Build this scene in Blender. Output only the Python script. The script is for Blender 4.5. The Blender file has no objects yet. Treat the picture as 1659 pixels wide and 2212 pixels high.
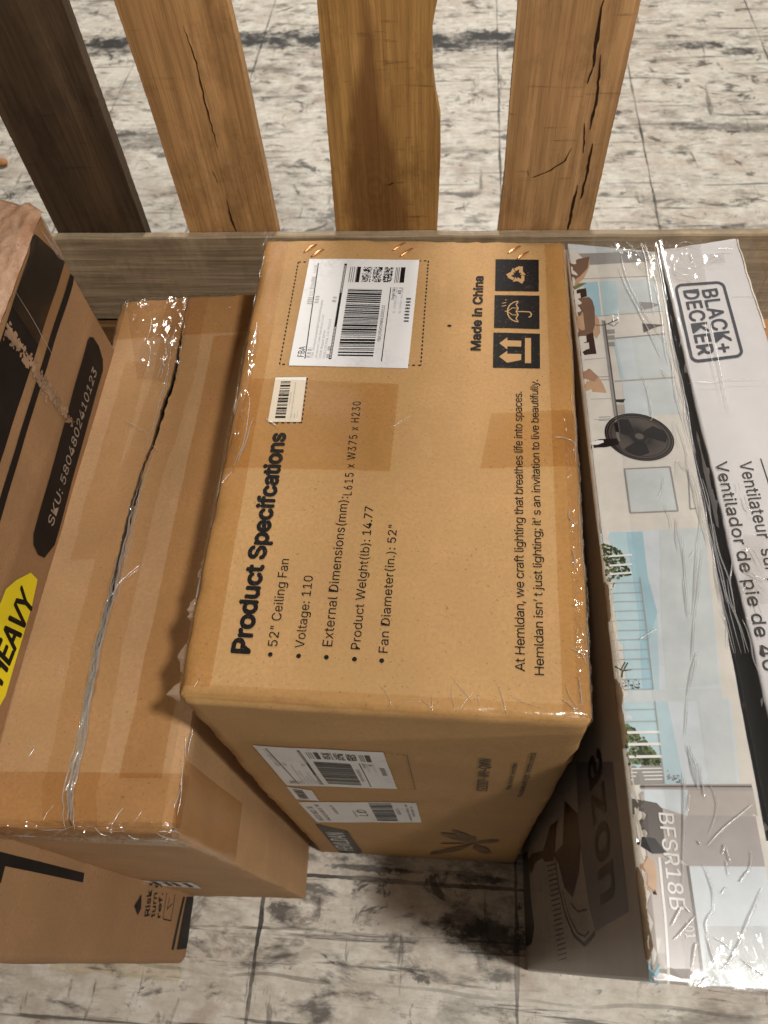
import bpy, bmesh, math, random
from mathutils import Vector, Matrix, noise

random.seed(7)
S = bpy.context.scene
COL = S.collection

# ------------------------------------------------------------------ camera
F, CX, CY, HC = 1600.0, 829.5, 1106.0, 1.49        # photo frame 1659 x 2212
DN = Vector((925 - CX, 2125 - CY, F))
YV = Vector((1042 - CX, 0, F)); YV.y = -(YV.x * DN.x + F * F) / DN.y
DN.normalize(); YV.normalize(); UPV = -DN
XV = YV.cross(UPV)
ROT = (XV, YV, UPV)                                 # world axes in camera space (x right, y down, z fwd)
CAM = Vector((0, 0, HC))
def ray(x, y):
    c = Vector((x - CX, y - CY, F))
    return Vector((XV.dot(c), YV.dot(c), UPV.dot(c)))
def proj(P):
    d = P - CAM
    c = XV * d.x + YV * d.y + UPV * d.z
    return (CX + F * c.x / c.z, CY + F * c.y / c.z)
def on_z(x, y, z):
    d = ray(x, y); return CAM + d * ((z - HC) / d.z)
def on_y(x, y, Y):
    d = ray(x, y); return CAM + d * (Y / d.y)

cd = bpy.data.cameras.new("camera"); cam = bpy.data.objects.new("camera", cd); COL.objects.link(cam)
r_ = Vector((XV.x, YV.x, UPV.x)); d_ = Vector((XV.y, YV.y, UPV.y)); f_ = Vector((XV.z, YV.z, UPV.z))
M = Matrix((( r_.x, -d_.x, -f_.x, 0), (r_.y, -d_.y, -f_.y, 0), (r_.z, -d_.z, -f_.z, 0), (0, 0, 0, 1)))
cam.matrix_world = Matrix.Translation(CAM) @ M
cd.sensor_fit = 'VERTICAL'; cd.sensor_height = 24.0; cd.lens = 24.0 * F / 2212.0
cd.clip_start = 0.02; cd.clip_end = 100
cd.dof.use_dof = True; cd.dof.focus_distance = 0.80; cd.dof.aperture_fstop = 5.6
S.camera = cam

# ------------------------------------------------------------------ world, lamps, exposure
W = bpy.data.worlds.new("World"); S.world = W; W.use_nodes = True
bg = W.node_tree.nodes["Background"]
bg.inputs[0].default_value = (1.0, 0.90, 0.78, 1); bg.inputs[1].default_value = 0.105
def area(name, loc, target, sx, sy, power, col=(1, .955, .895)):
    l = bpy.data.lights.new(name, 'AREA'); l.shape = 'RECTANGLE'; l.size = sx; l.size_y = sy
    l.energy = power; l.color = col
    o = bpy.data.objects.new(name, l); COL.objects.link(o); o.location = loc
    o.rotation_euler = (Vector(target) - Vector(loc)).to_track_quat('-Z', 'Y').to_euler()
    return o
area("area_lamp", (.84, -.17, 2.95), (-.05, .35, .8), .17, .17, 46)
area("area_lamp", (-.3, 6.0, 5.4), (0, 2.6, 0), 1.6, .25, 345, (1, .965, .91))
area("area_lamp", (5.5, -1.9, 2.45), (0, .9, .9), .5, .25, 62)  # added unseen lamp that brightens the slats; cartons keep it off the front
S.view_settings.view_transform = 'Standard'; S.view_settings.look = 'None'
S.view_settings.exposure = 0.0; S.view_settings.gamma = 1.0
S.view_settings.use_curve_mapping = False
S.cycles.use_denoising = True
S.cycles.max_bounces = 8; S.cycles.transparent_max_bounces = 16
S.cycles.sample_clamp_indirect = 4.0

# ------------------------------------------------------------------ materials
def lin(c):
    return tuple(((v / 255) / 12.92 if v <= 10 else (((v / 255) + .055) / 1.055) ** 2.4) for v in c)
class NT:
    def __init__(s, name):
        s.m = bpy.data.materials.new(name); s.m.use_nodes = True; s.t = s.m.node_tree
        s.b = s.t.nodes["Principled BSDF"]; s.out = s.t.nodes["Material Output"]
    def n(s, ty, **k):
        o = s.t.nodes.new(ty)
        for a, v in k.items():
            if a in o.inputs.keys() if isinstance(a, str) else False: o.inputs[a].default_value = v
            else: setattr(o, a, v)
        return o
    def l(s, a, b): s.t.links.new(a, b)
    def coord(s, scale=(1, 1, 1), loc=(0, 0, 0), rot=(0, 0, 0), kind='Object'):
        c = s.n('ShaderNodeTexCoord'); m = s.n('ShaderNodeMapping')
        m.inputs['Scale'].default_value = scale; m.inputs['Location'].default_value = loc; m.inputs['Rotation'].default_value = rot
        s.l(c.outputs[kind], m.inputs[0]); return m.outputs[0]
    def noise(s, co, scale, detail=4, rough=.55, dist=0):
        o = s.n('ShaderNodeTexNoise'); o.inputs['Scale'].default_value = scale; o.inputs['Detail'].default_value = detail
        o.inputs['Roughness'].default_value = rough; o.inputs['Distortion'].default_value = dist
        s.l(co, o.inputs['Vector']); return o.outputs['Fac']
    def ramp(s, fac, stops):
        o = s.n('ShaderNodeValToRGB'); e = o.color_ramp.elements
        while len(e) < len(stops): e.new(.5)
        for el, (p, c) in zip(e, stops):
            el.position = p; el.color = (c, c, c, 1) if not hasattr(c, '__len__') else (*c, 1)
        s.l(fac, o.inputs[0]); return o.outputs[0]
    def mix(s, fac, a, b, mode='MIX'):
        o = s.n('ShaderNodeMix', data_type='RGBA', blend_type=mode)
        for sock, v in ((o.inputs[0], fac), (o.inputs[6], a), (o.inputs[7], b)):
            if hasattr(v, 'links') or hasattr(v, 'is_linked'): s.l(v, sock)
            elif hasattr(v, '__len__'): sock.default_value = (*v, 1)
            else: sock.default_value = v
        return o.outputs[2]
    def math(s, op, a, b=0.0, c=None, clamp=False):
        o = s.n('ShaderNodeMath', operation=op); o.use_clamp = clamp
        for i, v in enumerate((a, b) if c is None else (a, b, c)):
            if hasattr(v, 'is_linked'): s.l(v, o.inputs[i])
            else: o.inputs[i].default_value = v
        return o.outputs[0]
    def bump(s, h, strength=.3, dist=.001):
        o = s.n('ShaderNodeBump'); o.inputs['Strength'].default_value = strength; o.inputs['Distance'].default_value = dist
        s.l(h, o.inputs['Height']); s.l(o.outputs[0], s.b.inputs['Normal']); return o.outputs[0]

def cardboard(name, c, var=.16, rough=.72, flute=(1, 0, 0), seed=0.0, gold=0.0):
    k = NT(name); co = k.coord(loc=(seed, seed * .7, 0))
    n1 = k.noise(co, 9, 5, .6); n2 = k.noise(co, 260, 3, .6); n3 = k.noise(k.coord(scale=(60, 500, 60)), 1, 2)
    lo = tuple(v * (1 - var) for v in c); hi = tuple(min(1, v * (1 + var)) for v in c)
    base = k.mix(k.ramp(n1, [(.3, 0.), (.7, 1.)]), lo, hi)
    base = k.mix(k.ramp(n2, [(.38, .62), (.62, 1.)]), tuple(v * .72 for v in c), base)
    base = k.mix(k.ramp(k.noise(k.coord(loc=(seed, 4, 4)), 26, 5, .65), [(.42, 0.), (.66, .40)]), base, (c[0] * .86, c[1] * .93, c[2] * .78))
    # scattered brown fibres and specks
    sp = k.ramp(k.noise(co, 420, 1, .4), [(.70, 0.), (.76, .7)])
    base = k.mix(sp, base, tuple(v * .45 for v in c))
    # scuffs: pale rubbed patches
    sc = k.ramp(k.noise(k.coord(scale=(14, 3.2, 9), loc=(seed, 3, 1)), 2.2, 6, .7), [(.60, 0.), (.72, .22)])
    base = k.mix(sc, base, tuple(min(1, v * 1.35 + .03) for v in c))
    k.l(base, k.b.inputs['Base Color'])
    k.b.inputs['Roughness'].default_value = rough; k.b.inputs['Specular IOR Level'].default_value = .35
    wv = k.n('ShaderNodeTexWave', wave_type='BANDS', bands_direction='Y'); wv.inputs['Scale'].default_value = 45; wv.inputs['Distortion'].default_value = .6
    k.l(k.coord(), wv.inputs['Vector'])
    h = k.math('ADD', k.math('MULTIPLY', wv.outputs['Fac'], .12), k.math('ADD', k.math('MULTIPLY', n2, .5), k.math('MULTIPLY', n1, 1.2)))
    k.bump(h, .35, .0012)
    return k.m
def plain(name, c, rough=.55, spec=.4, var=0.0, bump=0.0):
    k = NT(name)
    if var:
        co = k.coord(); f = k.ramp(k.noise(co, 30, 5, .6), [(.3, 0.), (.7, 1.)])
        k.l(k.mix(f, tuple(v * (1 - var) for v in c), tuple(min(1, v * (1 + var)) for v in c)), k.b.inputs['Base Color'])
        if bump: k.bump(k.noise(co, 120, 4, .6), bump, .001)
    else: k.b.inputs['Base Color'].default_value = (*c, 1)
    k.b.inputs['Roughness'].default_value = rough; k.b.inputs['Specular IOR Level'].default_value = spec
    return k.m
def film(name, tint, gloss=.12, rough=.12, bscale=60, bstr=.5, edge=.0, haze=.0, stretch=(1, 1, 1)):
    k = NT(name); t = k.t; t.nodes.remove(k.b)
    tr = k.n('ShaderNodeBsdfTransparent'); tr.inputs[0].default_value = (*tint, 1)
    gl = k.n('ShaderNodeBsdfGlossy'); gl.inputs['Roughness'].default_value = rough; gl.inputs[0].default_value = (1, 1, 1, 1)
    co = k.coord(scale=stretch)
    vo = k.n('ShaderNodeTexVoronoi', feature='DISTANCE_TO_EDGE'); vo.inputs['Scale'].default_value = bscale * .4; k.l(co, vo.inputs['Vector'])
    nz = k.noise(co, bscale, 5, .6, 1.2)
    h = k.math('ADD', k.math('MULTIPLY', nz, 1.0), k.math('MULTIPLY', k.math('MINIMUM', vo.outputs['Distance'], .12), 1.5))
    bp = k.n('ShaderNodeBump'); bp.inputs['Strength'].default_value = bstr; bp.inputs['Distance'].default_value = .004
    k.l(h, bp.inputs['Height']); k.l(bp.outputs[0], gl.inputs['Normal'])
    fr = k.n('ShaderNodeLayerWeight'); fr.inputs['Blend'].default_value = .5
    fac = k.math('ADD', k.math('MULTIPLY', k.math('POWER', fr.outputs['Facing'], 4.0), .7), gloss + .04, clamp=True)
    mx = k.n('ShaderNodeMixShader'); k.l(fac, mx.inputs[0]); k.l(tr.outputs[0], mx.inputs[1]); k.l(gl.outputs[0], mx.inputs[2])
    res = mx.outputs[0]
    if haze:
        df = k.n('ShaderNodeBsdfDiffuse'); df.inputs[0].default_value = (.8, .79, .77, 1)
        m2 = k.n('ShaderNodeMixShader'); m2.inputs[0].default_value = haze
        k.l(res, m2.inputs[1]); k.l(df.outputs[0], m2.inputs[2]); res = m2.outputs[0]
    k.l(res, k.out.inputs[0]); return k.m

CARD = (.485, .276, .112)
M_main = cardboard("kraft_board", CARD, .10)
M_left = cardboard("kraft_board_pale", (.455, .262, .128), .13, seed=3.1)
M_sku = cardboard("kraft_board_pinkish", (.33, .182, .088), .15, seed=5.3)
M_brown = cardboard("kraft_board_orange", (.42, .21, .08), .13, seed=8.3)
def ink():
    k = NT("black_print"); co = k.coord()
    f = k.math('MAXIMUM', k.ramp(k.noise(co, 380, 3, .6), [(.60, 0.), (.70, .35)]), k.ramp(k.noise(co, 30, 6, .75), [(.62, 0.), (.70, .18)]))
    k.l(k.mix(f, (.008, .007, .007), (.24, .14, .06)), k.b.inputs['Base Color']); k.b.inputs['Roughness'].default_value = .6; k.b.inputs['Specular IOR Level'].default_value = .15
    return k.m
M_ink = ink()
M_inkfade = plain("worn_black_print", (.035, .028, .022), .55, .4, var=.5)
M_inksoft = plain("brown_black_print", (.20, .115, .055), .6, .3, var=.3)
def paper():
    k = NT("label_paper"); co = k.coord()
    d = k.math('MULTIPLY', k.ramp(k.noise(k.coord(scale=(1, .6, 1)), 16, 5, .7), [(.5, 0.), (.72, .6)]), k.ramp(k.noise(co, 150, 4, .8), [(.4, 0.), (.6, 1.)]))
    k.l(k.mix(d, (.76, .75, .745), (.42, .41, .42)), k.b.inputs['Base Color']); k.b.inputs['Roughness'].default_value = .45
    k.bump(k.noise(k.coord(scale=(1, 3, 1)), 25, 4, .6), .15, .0012); return k.m
M_label = paper()
M_grey = plain("grey_print", (.42, .42, .42), .5)
M_pgrey = plain("pale_grey_print", (.62, .62, .62), .5)
M_white = plain("white_coated_board", (.56, .535, .53), .42, .45, var=.04, bump=.05)
M_torn = plain("torn_white_paper", (.62, .56, .47), .8, .2, var=.2, bump=.3)
M_tornb = plain("torn_brown_paper", (.20, .135, .08), .85, .2, var=.35, bump=.4)
M_copper = plain("copper_wire", (.62, .27, .12), .3, .5); M_copper.node_tree.nodes["Principled BSDF"].inputs['Metallic'].default_value = .9
M_tape = film("clear_brown_tape", (.925, .865, .765), -.03, .28, 30, .08)
M_tapec = film("clear_tape", (.97, .94, .88), -.01, .18, 40, .22)
M_wrap = film("stretch_film", (.975, .972, .97), -.01, .10, 18, .22, haze=.02, stretch=(1.6, .7, 1))
M_crease = film("film_crease", (.99, .99, .99), .16, .22, 90, .1, haze=.13)  # diffuse white mixed into the creases stands for their glints
M_shine = film("crumpled_film", (.975, .965, .95), .03, .12, 50, .12)
M_yellow = plain("yellow_sticker", (.80, .66, .01), .35, .5)

# ------------------------------------------------------------------ tagging helpers
def tag(o, label=None, cat=None, group=None, kind=None):
    if label: o["label"] = label
    if cat: o["category"] = cat
    if group: o["group"] = group
    if kind: o["kind"] = kind
    return o
def empty(name, loc, label, cat, group=None):
    o = bpy.data.objects.new(name, None); COL.objects.link(o); o.location = loc; o.empty_display_size = .05
    tag(o, label, cat, group)
    return o
def link(name, me, parent=None, mats=()):
    o = bpy.data.objects.new(name, me); COL.objects.link(o)
    for m in mats: me.materials.append(m)
    if parent is not None:
        o.parent = parent
        p = parent; off = Vector(p.location)
        while p.parent: p = p.parent; off += Vector(p.location)
        o.location = -off if parent.type == 'EMPTY' else (0, 0, 0)
    return o

# ------------------------------------------------------------------ carton geometry
NL, NR, FR, FL = 0, 1, 2, 3
class Carton:
    """six-sided carton from its eight corners, softened edges, slightly warped board"""
    def __init__(s, bot, top, r=.005, amp=.0016, freq=4.0, bulge=0.0, seed=0.0, crush=.0022):
        s.c = [[Vector(p) for p in bot], [Vector(p) for p in top]]
        s.r = r; s.amp = amp; s.freq = freq; s.bulge = bulge; s.seed = seed; s.crush = crush
        t = s.c[1]; b = s.c[0]
        s.W = ((t[1] - t[0]).length + (t[2] - t[3]).length) / 2
        s.L = ((t[3] - t[0]).length + (t[2] - t[1]).length) / 2
        s.H = sum((t[i] - b[i]).length for i in range(4)) / 4
        s.ax = ((t[1] - t[0]) + (t[2] - t[3])).normalized(); s.ay = ((t[3] - t[0]) + (t[2] - t[1])).normalized()
        s.az = sum(((t[i] - b[i]) for i in range(4)), Vector()).normalized()
        s.nt = s.ax.cross(s.ay).normalized(); s.nf = -(s.ax.cross(-s.az).cross(s.ax)).normalized()
        s.nfront = s.az.cross(s.ax) * -1; s.nfront = (s.ax.cross(s.az)).normalized()      # towards -y
        s.nleft = (s.az.cross(s.ay)).normalized() * 1.0
        if s.nleft.x > 0: s.nleft.negate()
        if s.nfront.y > 0: s.nfront.negate()
    def T(s, x, y, z):
        u, v, w = x / s.W, y / s.L, z / s.H
        def q(c): return (c[0] * (1 - u) + c[1] * u) * (1 - v) + (c[3] * (1 - u) + c[2] * u) * v
        return q(s.c[0]) * (1 - w) + q(s.c[1]) * w
    def nw(s, n):
        v = s.nleft * -n[0] - s.nfront * n[1] + s.nt * n[2]
        return v.normalized()
    def place(s, x, y, z, n, off=0.0):
        P = s.T(x, y, z); N = s.nw(n)
        d = s.amp * noise.noise(P * s.freq + Vector((s.seed, 0, 0)))
        d += s.amp * .35 * noise.noise(P * s.freq * 5 + Vector((0, s.seed, 0)))
        ex = sum(1 for q, D in ((x, s.W), (y, s.L), (z, s.H)) if min(q, D - q) < .0065)
        if ex >= 2:
            d -= s.crush * abs(noise.noise(P * 38 + Vector((s.seed, 1, 2)))) + s.crush * .8 * max(0, noise.noise(P * 9 + Vector((3, s.seed, 0))))
        if s.bulge and n[2] > .7:
            d += s.bulge * math.sin(math.pi * min(1, max(0, x / s.W))) * math.sin(math.pi * min(1, max(0, y / s.L)))
        return P + N * (d + off)
    def prof(s, a, W):
        r = s.r
        if a > W - r:
            t = (a - (W - r)) / r
            if t < math.pi / 2: return W - r + r * math.sin(t), r * (1 - math.cos(t)), math.sin(t), math.cos(t)
            return W, r + r * (t - math.pi / 2), 1., 0.
        if a < r:
            t = (r - a) / r
            if t < math.pi / 2: return r - r * math.sin(t), r * (1 - math.cos(t)), -math.sin(t), math.cos(t)
            return 0., r + r * (t - math.pi / 2), -1., 0.
        return a, 0., 0., 1.
    def surf(s, face, a, b, off=0.0, flat=False):
        if face == 'top':
            x, dx, nx, cx = s.prof(a, s.W); y, dy, ny, cy = s.prof(b, s.L)
            p = (x, y, s.H - dx - dy); n = (nx * max(cy, 0.0001), ny * max(cx, .0001), cx * cy + 1e-5)
        elif face == 'front':
            x, dx, nx, cx = s.prof(a, s.W); z, dz, nz, cz = s.prof(b, s.H)
            p = (x, dx + dz, z); n = (nx * max(cz, .0001), -cx * cz - 1e-5, nz * max(cx, .0001))
        elif face in ('left', 'right'):
            y, dy, ny, cy = s.prof(a, s.L); z, dz, nz, cz = s.prof(b, s.H)
            sg = -1 if face == 'left' else 1
            xx = dy + dz
            p = (xx if sg < 0 else s.W - xx, y, z); n = (sg * cy * cz + sg * 1e-5, ny * max(cz, .0001), nz * max(cy, .0001))
        return s.T(*p) if flat else s.place(*p, n, off)
    def inv(s, face, px, py):
        D = {'top': (s.W, s.L), 'front': (s.W, s.H), 'left': (s.L, s.H), 'right': (s.L, s.H)}[face]
        a, b = D[0] * .5, D[1] * (.5 if face == 'top' else .8)
        def lnr(a, b):
            if face == 'top': return s.T(a, b, s.H)
            if face == 'front': return s.T(a, 0, b)
            return s.T(0 if face == 'left' else s.W, a, b)
        for _ in range(25):
            x0, y0 = proj(lnr(a, b)); e = 1e-4
            xa, ya = proj(lnr(a + e, b)); xb, yb = proj(lnr(a, b + e))
            j11, j12, j21, j22 = (xa - x0) / e, (xb - x0) / e, (ya - y0) / e, (yb - y0) / e
            det = j11 * j22 - j12 * j21
            if abs(det) < 1e-9: break
            ex, ey = px - x0, py - y0
            da = (ex * j22 - ey * j12) / det; db = (ey * j11 - ex * j21) / det
            m = max(abs(da), abs(db)); k = min(1, .3 / m) if m > 0 else 1
            a += da * k; b += db * k
            if m < 1e-7: break
        return (a, b)
    def body(s, name, mat, parent, step=.009, skip_top=False):
        bm = bmesh.new(); r = s.r; cache = {}
        def ticks(D):
            n = max(2, int((D - 2 * r) / step)); t = [r + (D - 2 * r) * i / n for i in range(n + 1)]
            return [0, r * .3, r * .65] + t + [D - r * .65, D - r * .3, D]
        X, Y, Z = ticks(s.W), ticks(s.L), ticks(s.H)
        def vert(i, j, k):
            key = (i, j, k)
            if key in cache: return cache[key]
            p = Vector((X[i], Y[j], Z[k]))
            q = Vector((min(max(p.x, r), s.W - r), min(max(p.y, r), s.L - r), min(max(p.z, r), s.H - r)))
            d = p - q
            n = d.normalized() if d.length > 1e-9 else Vector((0, 0, 1))
            p2 = q + n * r
            cache[key] = bm.verts.new(s.place(p2.x, p2.y, p2.z, n)); return cache[key]
        nx, ny, nz = len(X) - 1, len(Y) - 1, len(Z) - 1
        def quad(a, b, c, d):
            try: bm.faces.new((vert(*a), vert(*b), vert(*c), vert(*d)))
            except ValueError: pass
        for i in range(nx):
            for j in range(ny):
                quad((i, j, 0), (i, j + 1, 0), (i + 1, j + 1, 0), (i + 1, j, 0))
                if not (skip_top and 2 < i < nx - 3 and 2 < j < ny - 3):
                    quad((i, j, nz), (i + 1, j, nz), (i + 1, j + 1, nz), (i, j + 1, nz))
        for i in range(nx):
            for k in range(nz):
                quad((i, 0, k), (i + 1, 0, k), (i + 1, 0, k + 1), (i, 0, k + 1))
                quad((i, ny, k), (i, ny, k + 1), (i + 1, ny, k + 1), (i + 1, ny, k))
        for j in range(ny):
            for k in range(nz):
                quad((0, j, k), (0, j, k + 1), (0, j + 1, k + 1), (0, j + 1, k))
                quad((nx, j, k), (nx, j + 1, k), (nx, j + 1, k + 1), (nx, j, k + 1))
        me = bpy.data.meshes.new(name); bm.to_mesh(me); bm.free()
        for p in me.polygons: p.use_smooth = True
        return link(name, me, parent, [mat])

# ------------------------------------------------------------------ text glyphs
try:
    import os
    FONT = bpy.data.fonts.load(os.path.join(bpy.utils.system_resource('DATAFILES'), 'fonts', 'Inter.woff2'))
except Exception:
    FONT = None
_tc = {}
def glyphs(body, bold=0.0, spacing=1.0, shear=0.0):
    key = (body, bold, spacing, shear)
    if key in _tc: return _tc[key]
    cu = bpy.data.curves.new("t", 'FONT'); cu.body = body; cu.size = 1; cu.offset = bold; cu.space_character = spacing; cu.shear = shear
    cu.resolution_u = 3
    if FONT: cu.font = FONT
    ob = bpy.data.objects.new("t", cu); COL.objects.link(ob)
    dg = bpy.context.evaluated_depsgraph_get(); dg.update()
    me = ob.evaluated_get(dg).to_mesh()
    vs = [(v.co.x, v.co.y) for v in me.vertices]; fs = [tuple(p.vertices) for p in me.polygons]
    ob.evaluated_get(dg).to_mesh_clear()
    bpy.data.objects.remove(ob); bpy.data.curves.remove(cu)
    _tc[key] = (vs, fs); return _tc[key]
CAPH = None
def caph():
    global CAPH
    if CAPH is None:
        vs, _ = glyphs("H"); CAPH = max(v[1] for v in vs)
    return CAPH

# ------------------------------------------------------------------ printed matter following a carton face
class Print:
    def __init__(s, carton, face, base=.0006):
        s.c = carton; s.f = face; s.V = []; s.Fc = []; s.mi = []; s.mats = []; s.base = base
    def m(s, mat):
        if mat not in s.mats: s.mats.append(mat)
        return s.mats.index(mat)
    def px(s, pts): return [s.c.inv(s.f, *p) for p in pts]
    def raw(s, vs, fs, mat, layer):
        o = len(s.V); k = s.m(mat)
        for a, b in vs: s.V.append(s.c.surf(s.f, a, b, s.base + layer * .00013))
        for f in fs: s.Fc.append(tuple(i + o for i in f)); s.mi.append(k)
    def ab(s, pts, mat, layer=0, maxe=.014):
        bm = bmesh.new(); vs = [bm.verts.new((p[0], p[1], 0)) for p in pts]
        try: bm.faces.new(vs)
        except ValueError: bm.free(); return
        bmesh.ops.triangulate(bm, faces=bm.faces[:])
        for _ in range(7):
            es = [e for e in bm.edges if e.calc_length() > maxe]
            if not es: break
            bmesh.ops.subdivide_edges(bm, edges=es, cuts=1); bmesh.ops.triangulate(bm, faces=bm.faces[:])
        bm.verts.index_update()
        s.raw([(v.co.x, v.co.y) for v in bm.verts], [[v.index for v in f.verts] for f in bm.faces], mat, layer); bm.free()
    def poly(s, pts, mat, layer=0, maxe=.014): s.ab(s.px(pts), mat, layer, maxe)
    def line(s, p, q, wd, mat, layer=0, ab=False, wd2=None):
        if not ab: p, q = s.px([p, q])
        dx, dy = q[0] - p[0], q[1] - p[1]; L = math.hypot(dx, dy) or 1e-9
        nx, ny = -dy / L * wd / 2, dx / L * wd / 2; k = 1 if wd2 is None else wd2 / wd
        s.ab([(p[0] + nx, p[1] + ny), (q[0] + nx * k, q[1] + ny * k), (q[0] - nx * k, q[1] - ny * k), (p[0] - nx, p[1] - ny)], mat, layer)
    def path(s, pts, wd, mat, layer=0):
        P = s.px(pts)
        for a, b in zip(P, P[1:]): s.line(a, b, wd, mat, layer, ab=True)
    def text(s, body, p0, p1, cap, mat, layer=1, bold=0.0, spacing=1.0, ext=1.0, ab=False, shear=0.0, xh=False, skew=False):
        vs, fs = glyphs(body, 0.0, spacing, shear)
        if not vs: return
        A, B, Cp = (p0, p1, cap) if ab else s.px([p0, p1, cap])
        if ext != 1: A = (B[0] + (A[0] - B[0]) * ext, B[1] + (A[1] - B[1]) * ext)
        x0 = min(v[0] for v in vs); x1 = max(v[0] for v in vs)
        dx, dy = B[0] - A[0], B[1] - A[1]; L = math.hypot(dx, dy)
        ux, uy = dx / L, dy / L
        wx, wy = Cp[0] - A[0], Cp[1] - A[1]
        sgn = 1 if (ux * wy - uy * wx) > 0 else -1
        h = abs(ux * wy - uy * wx); nx, ny = -uy * sgn * h, ux * sgn * h
        ch = caph() * (.74 if xh else 1)
        out = []
        for x, y in vs:
            t = (x - x0) / (x1 - x0); k = y / ch
            out.append((A[0] + dx * t + nx * k, A[1] + dy * t + ny * k))
        s.raw(out, fs, mat, layer)
        if bold:                              # heavier weight: the same outlines spread a little
            w = bold * L / (x1 - x0)
            for k in range(6):
                t = math.pi * k / 3
                s.raw([(a + w * math.cos(t), b + w * math.sin(t)) for a, b in out], fs, mat, layer + .12 * (k + 1))
    def quadmap(s, quad, ab=False):
        q = quad if ab else s.px(quad)      # origin, +s, +s+t, +t
        def g(u, v):
            return ((q[0][0] * (1 - u) + q[1][0] * u) * (1 - v) + (q[3][0] * (1 - u) + q[2][0] * u) * v,
                    (q[0][1] * (1 - u) + q[1][1] * u) * (1 - v) + (q[3][1] * (1 - u) + q[2][1] * u) * v)
        return g
    def qpoly(s, g, pts, mat, layer=0): s.ab([g(*p) for p in pts], mat, layer)
    def qline(s, g, p, q, wd, mat, layer=0): s.line(g(*p), g(*q), wd, mat, layer, ab=True)
    def qrect(s, g, u0, v0, u1, v1, mat, layer=0): s.qpoly(g, [(u0, v0), (u1, v0), (u1, v1), (u0, v1)], mat, layer)
    def qtext(s, g, body, u0, v0, u1, h, mat, layer=1, bold=0.0, **k):
        s.text(body, g(u0, v0), g(u1, v0), g(u0, v0 + h), mat, layer, bold, ab=True, **k)
    def emit(s, name, parent):
        me = bpy.data.meshes.new(name); me.from_pydata(s.V, [], s.Fc)
        for p, k in zip(me.polygons, s.mi): p.material_index = k
        return link(name, me, parent, s.mats)

def RG(x0, y0, w, W=1659.0):
    k = w / W / 1.8228; bx, by = x0 / 1.8228, y0 / 1.8228
    return lambda *p: [(bx + x * k, by + y * k) for x, y in p] if hasattr(p[0], '__len__') else (bx + p[0] * k, by + p[1] * k)
r3 = RG(0, 1000, 1000); r4 = RG(900, 900, 800); r5 = RG(1500, 900, 900); r6 = RG(2150, 900, 874); r7 = RG(2150, 1800, 874)
r8 = RG(0, 2200, 1000); q1 = RG(600, 1700, 1000); q2 = RG(1400, 1900, 1000); q3 = RG(900, 2850, 850); q4 = RG(1600, 2850, 850)
q5 = RG(1900, 2800, 1124); q6 = RG(0, 3100, 1000); q8 = RG(2400, 2400, 624, 1534)
c1 = RG(2500, 2900, 524, 1449); c2 = RG(2550, 1700, 474, 1048); c4 = RG(2500, 900, 524); c5 = RG(0, 700, 500, 1382)
c7 = RG(0, 1900, 600, 1475); c8 = RG(2000, 3000, 600, 1475)
a1 = RG(0, 0, 1512); a2 = RG(1512, 0, 1512)

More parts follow.
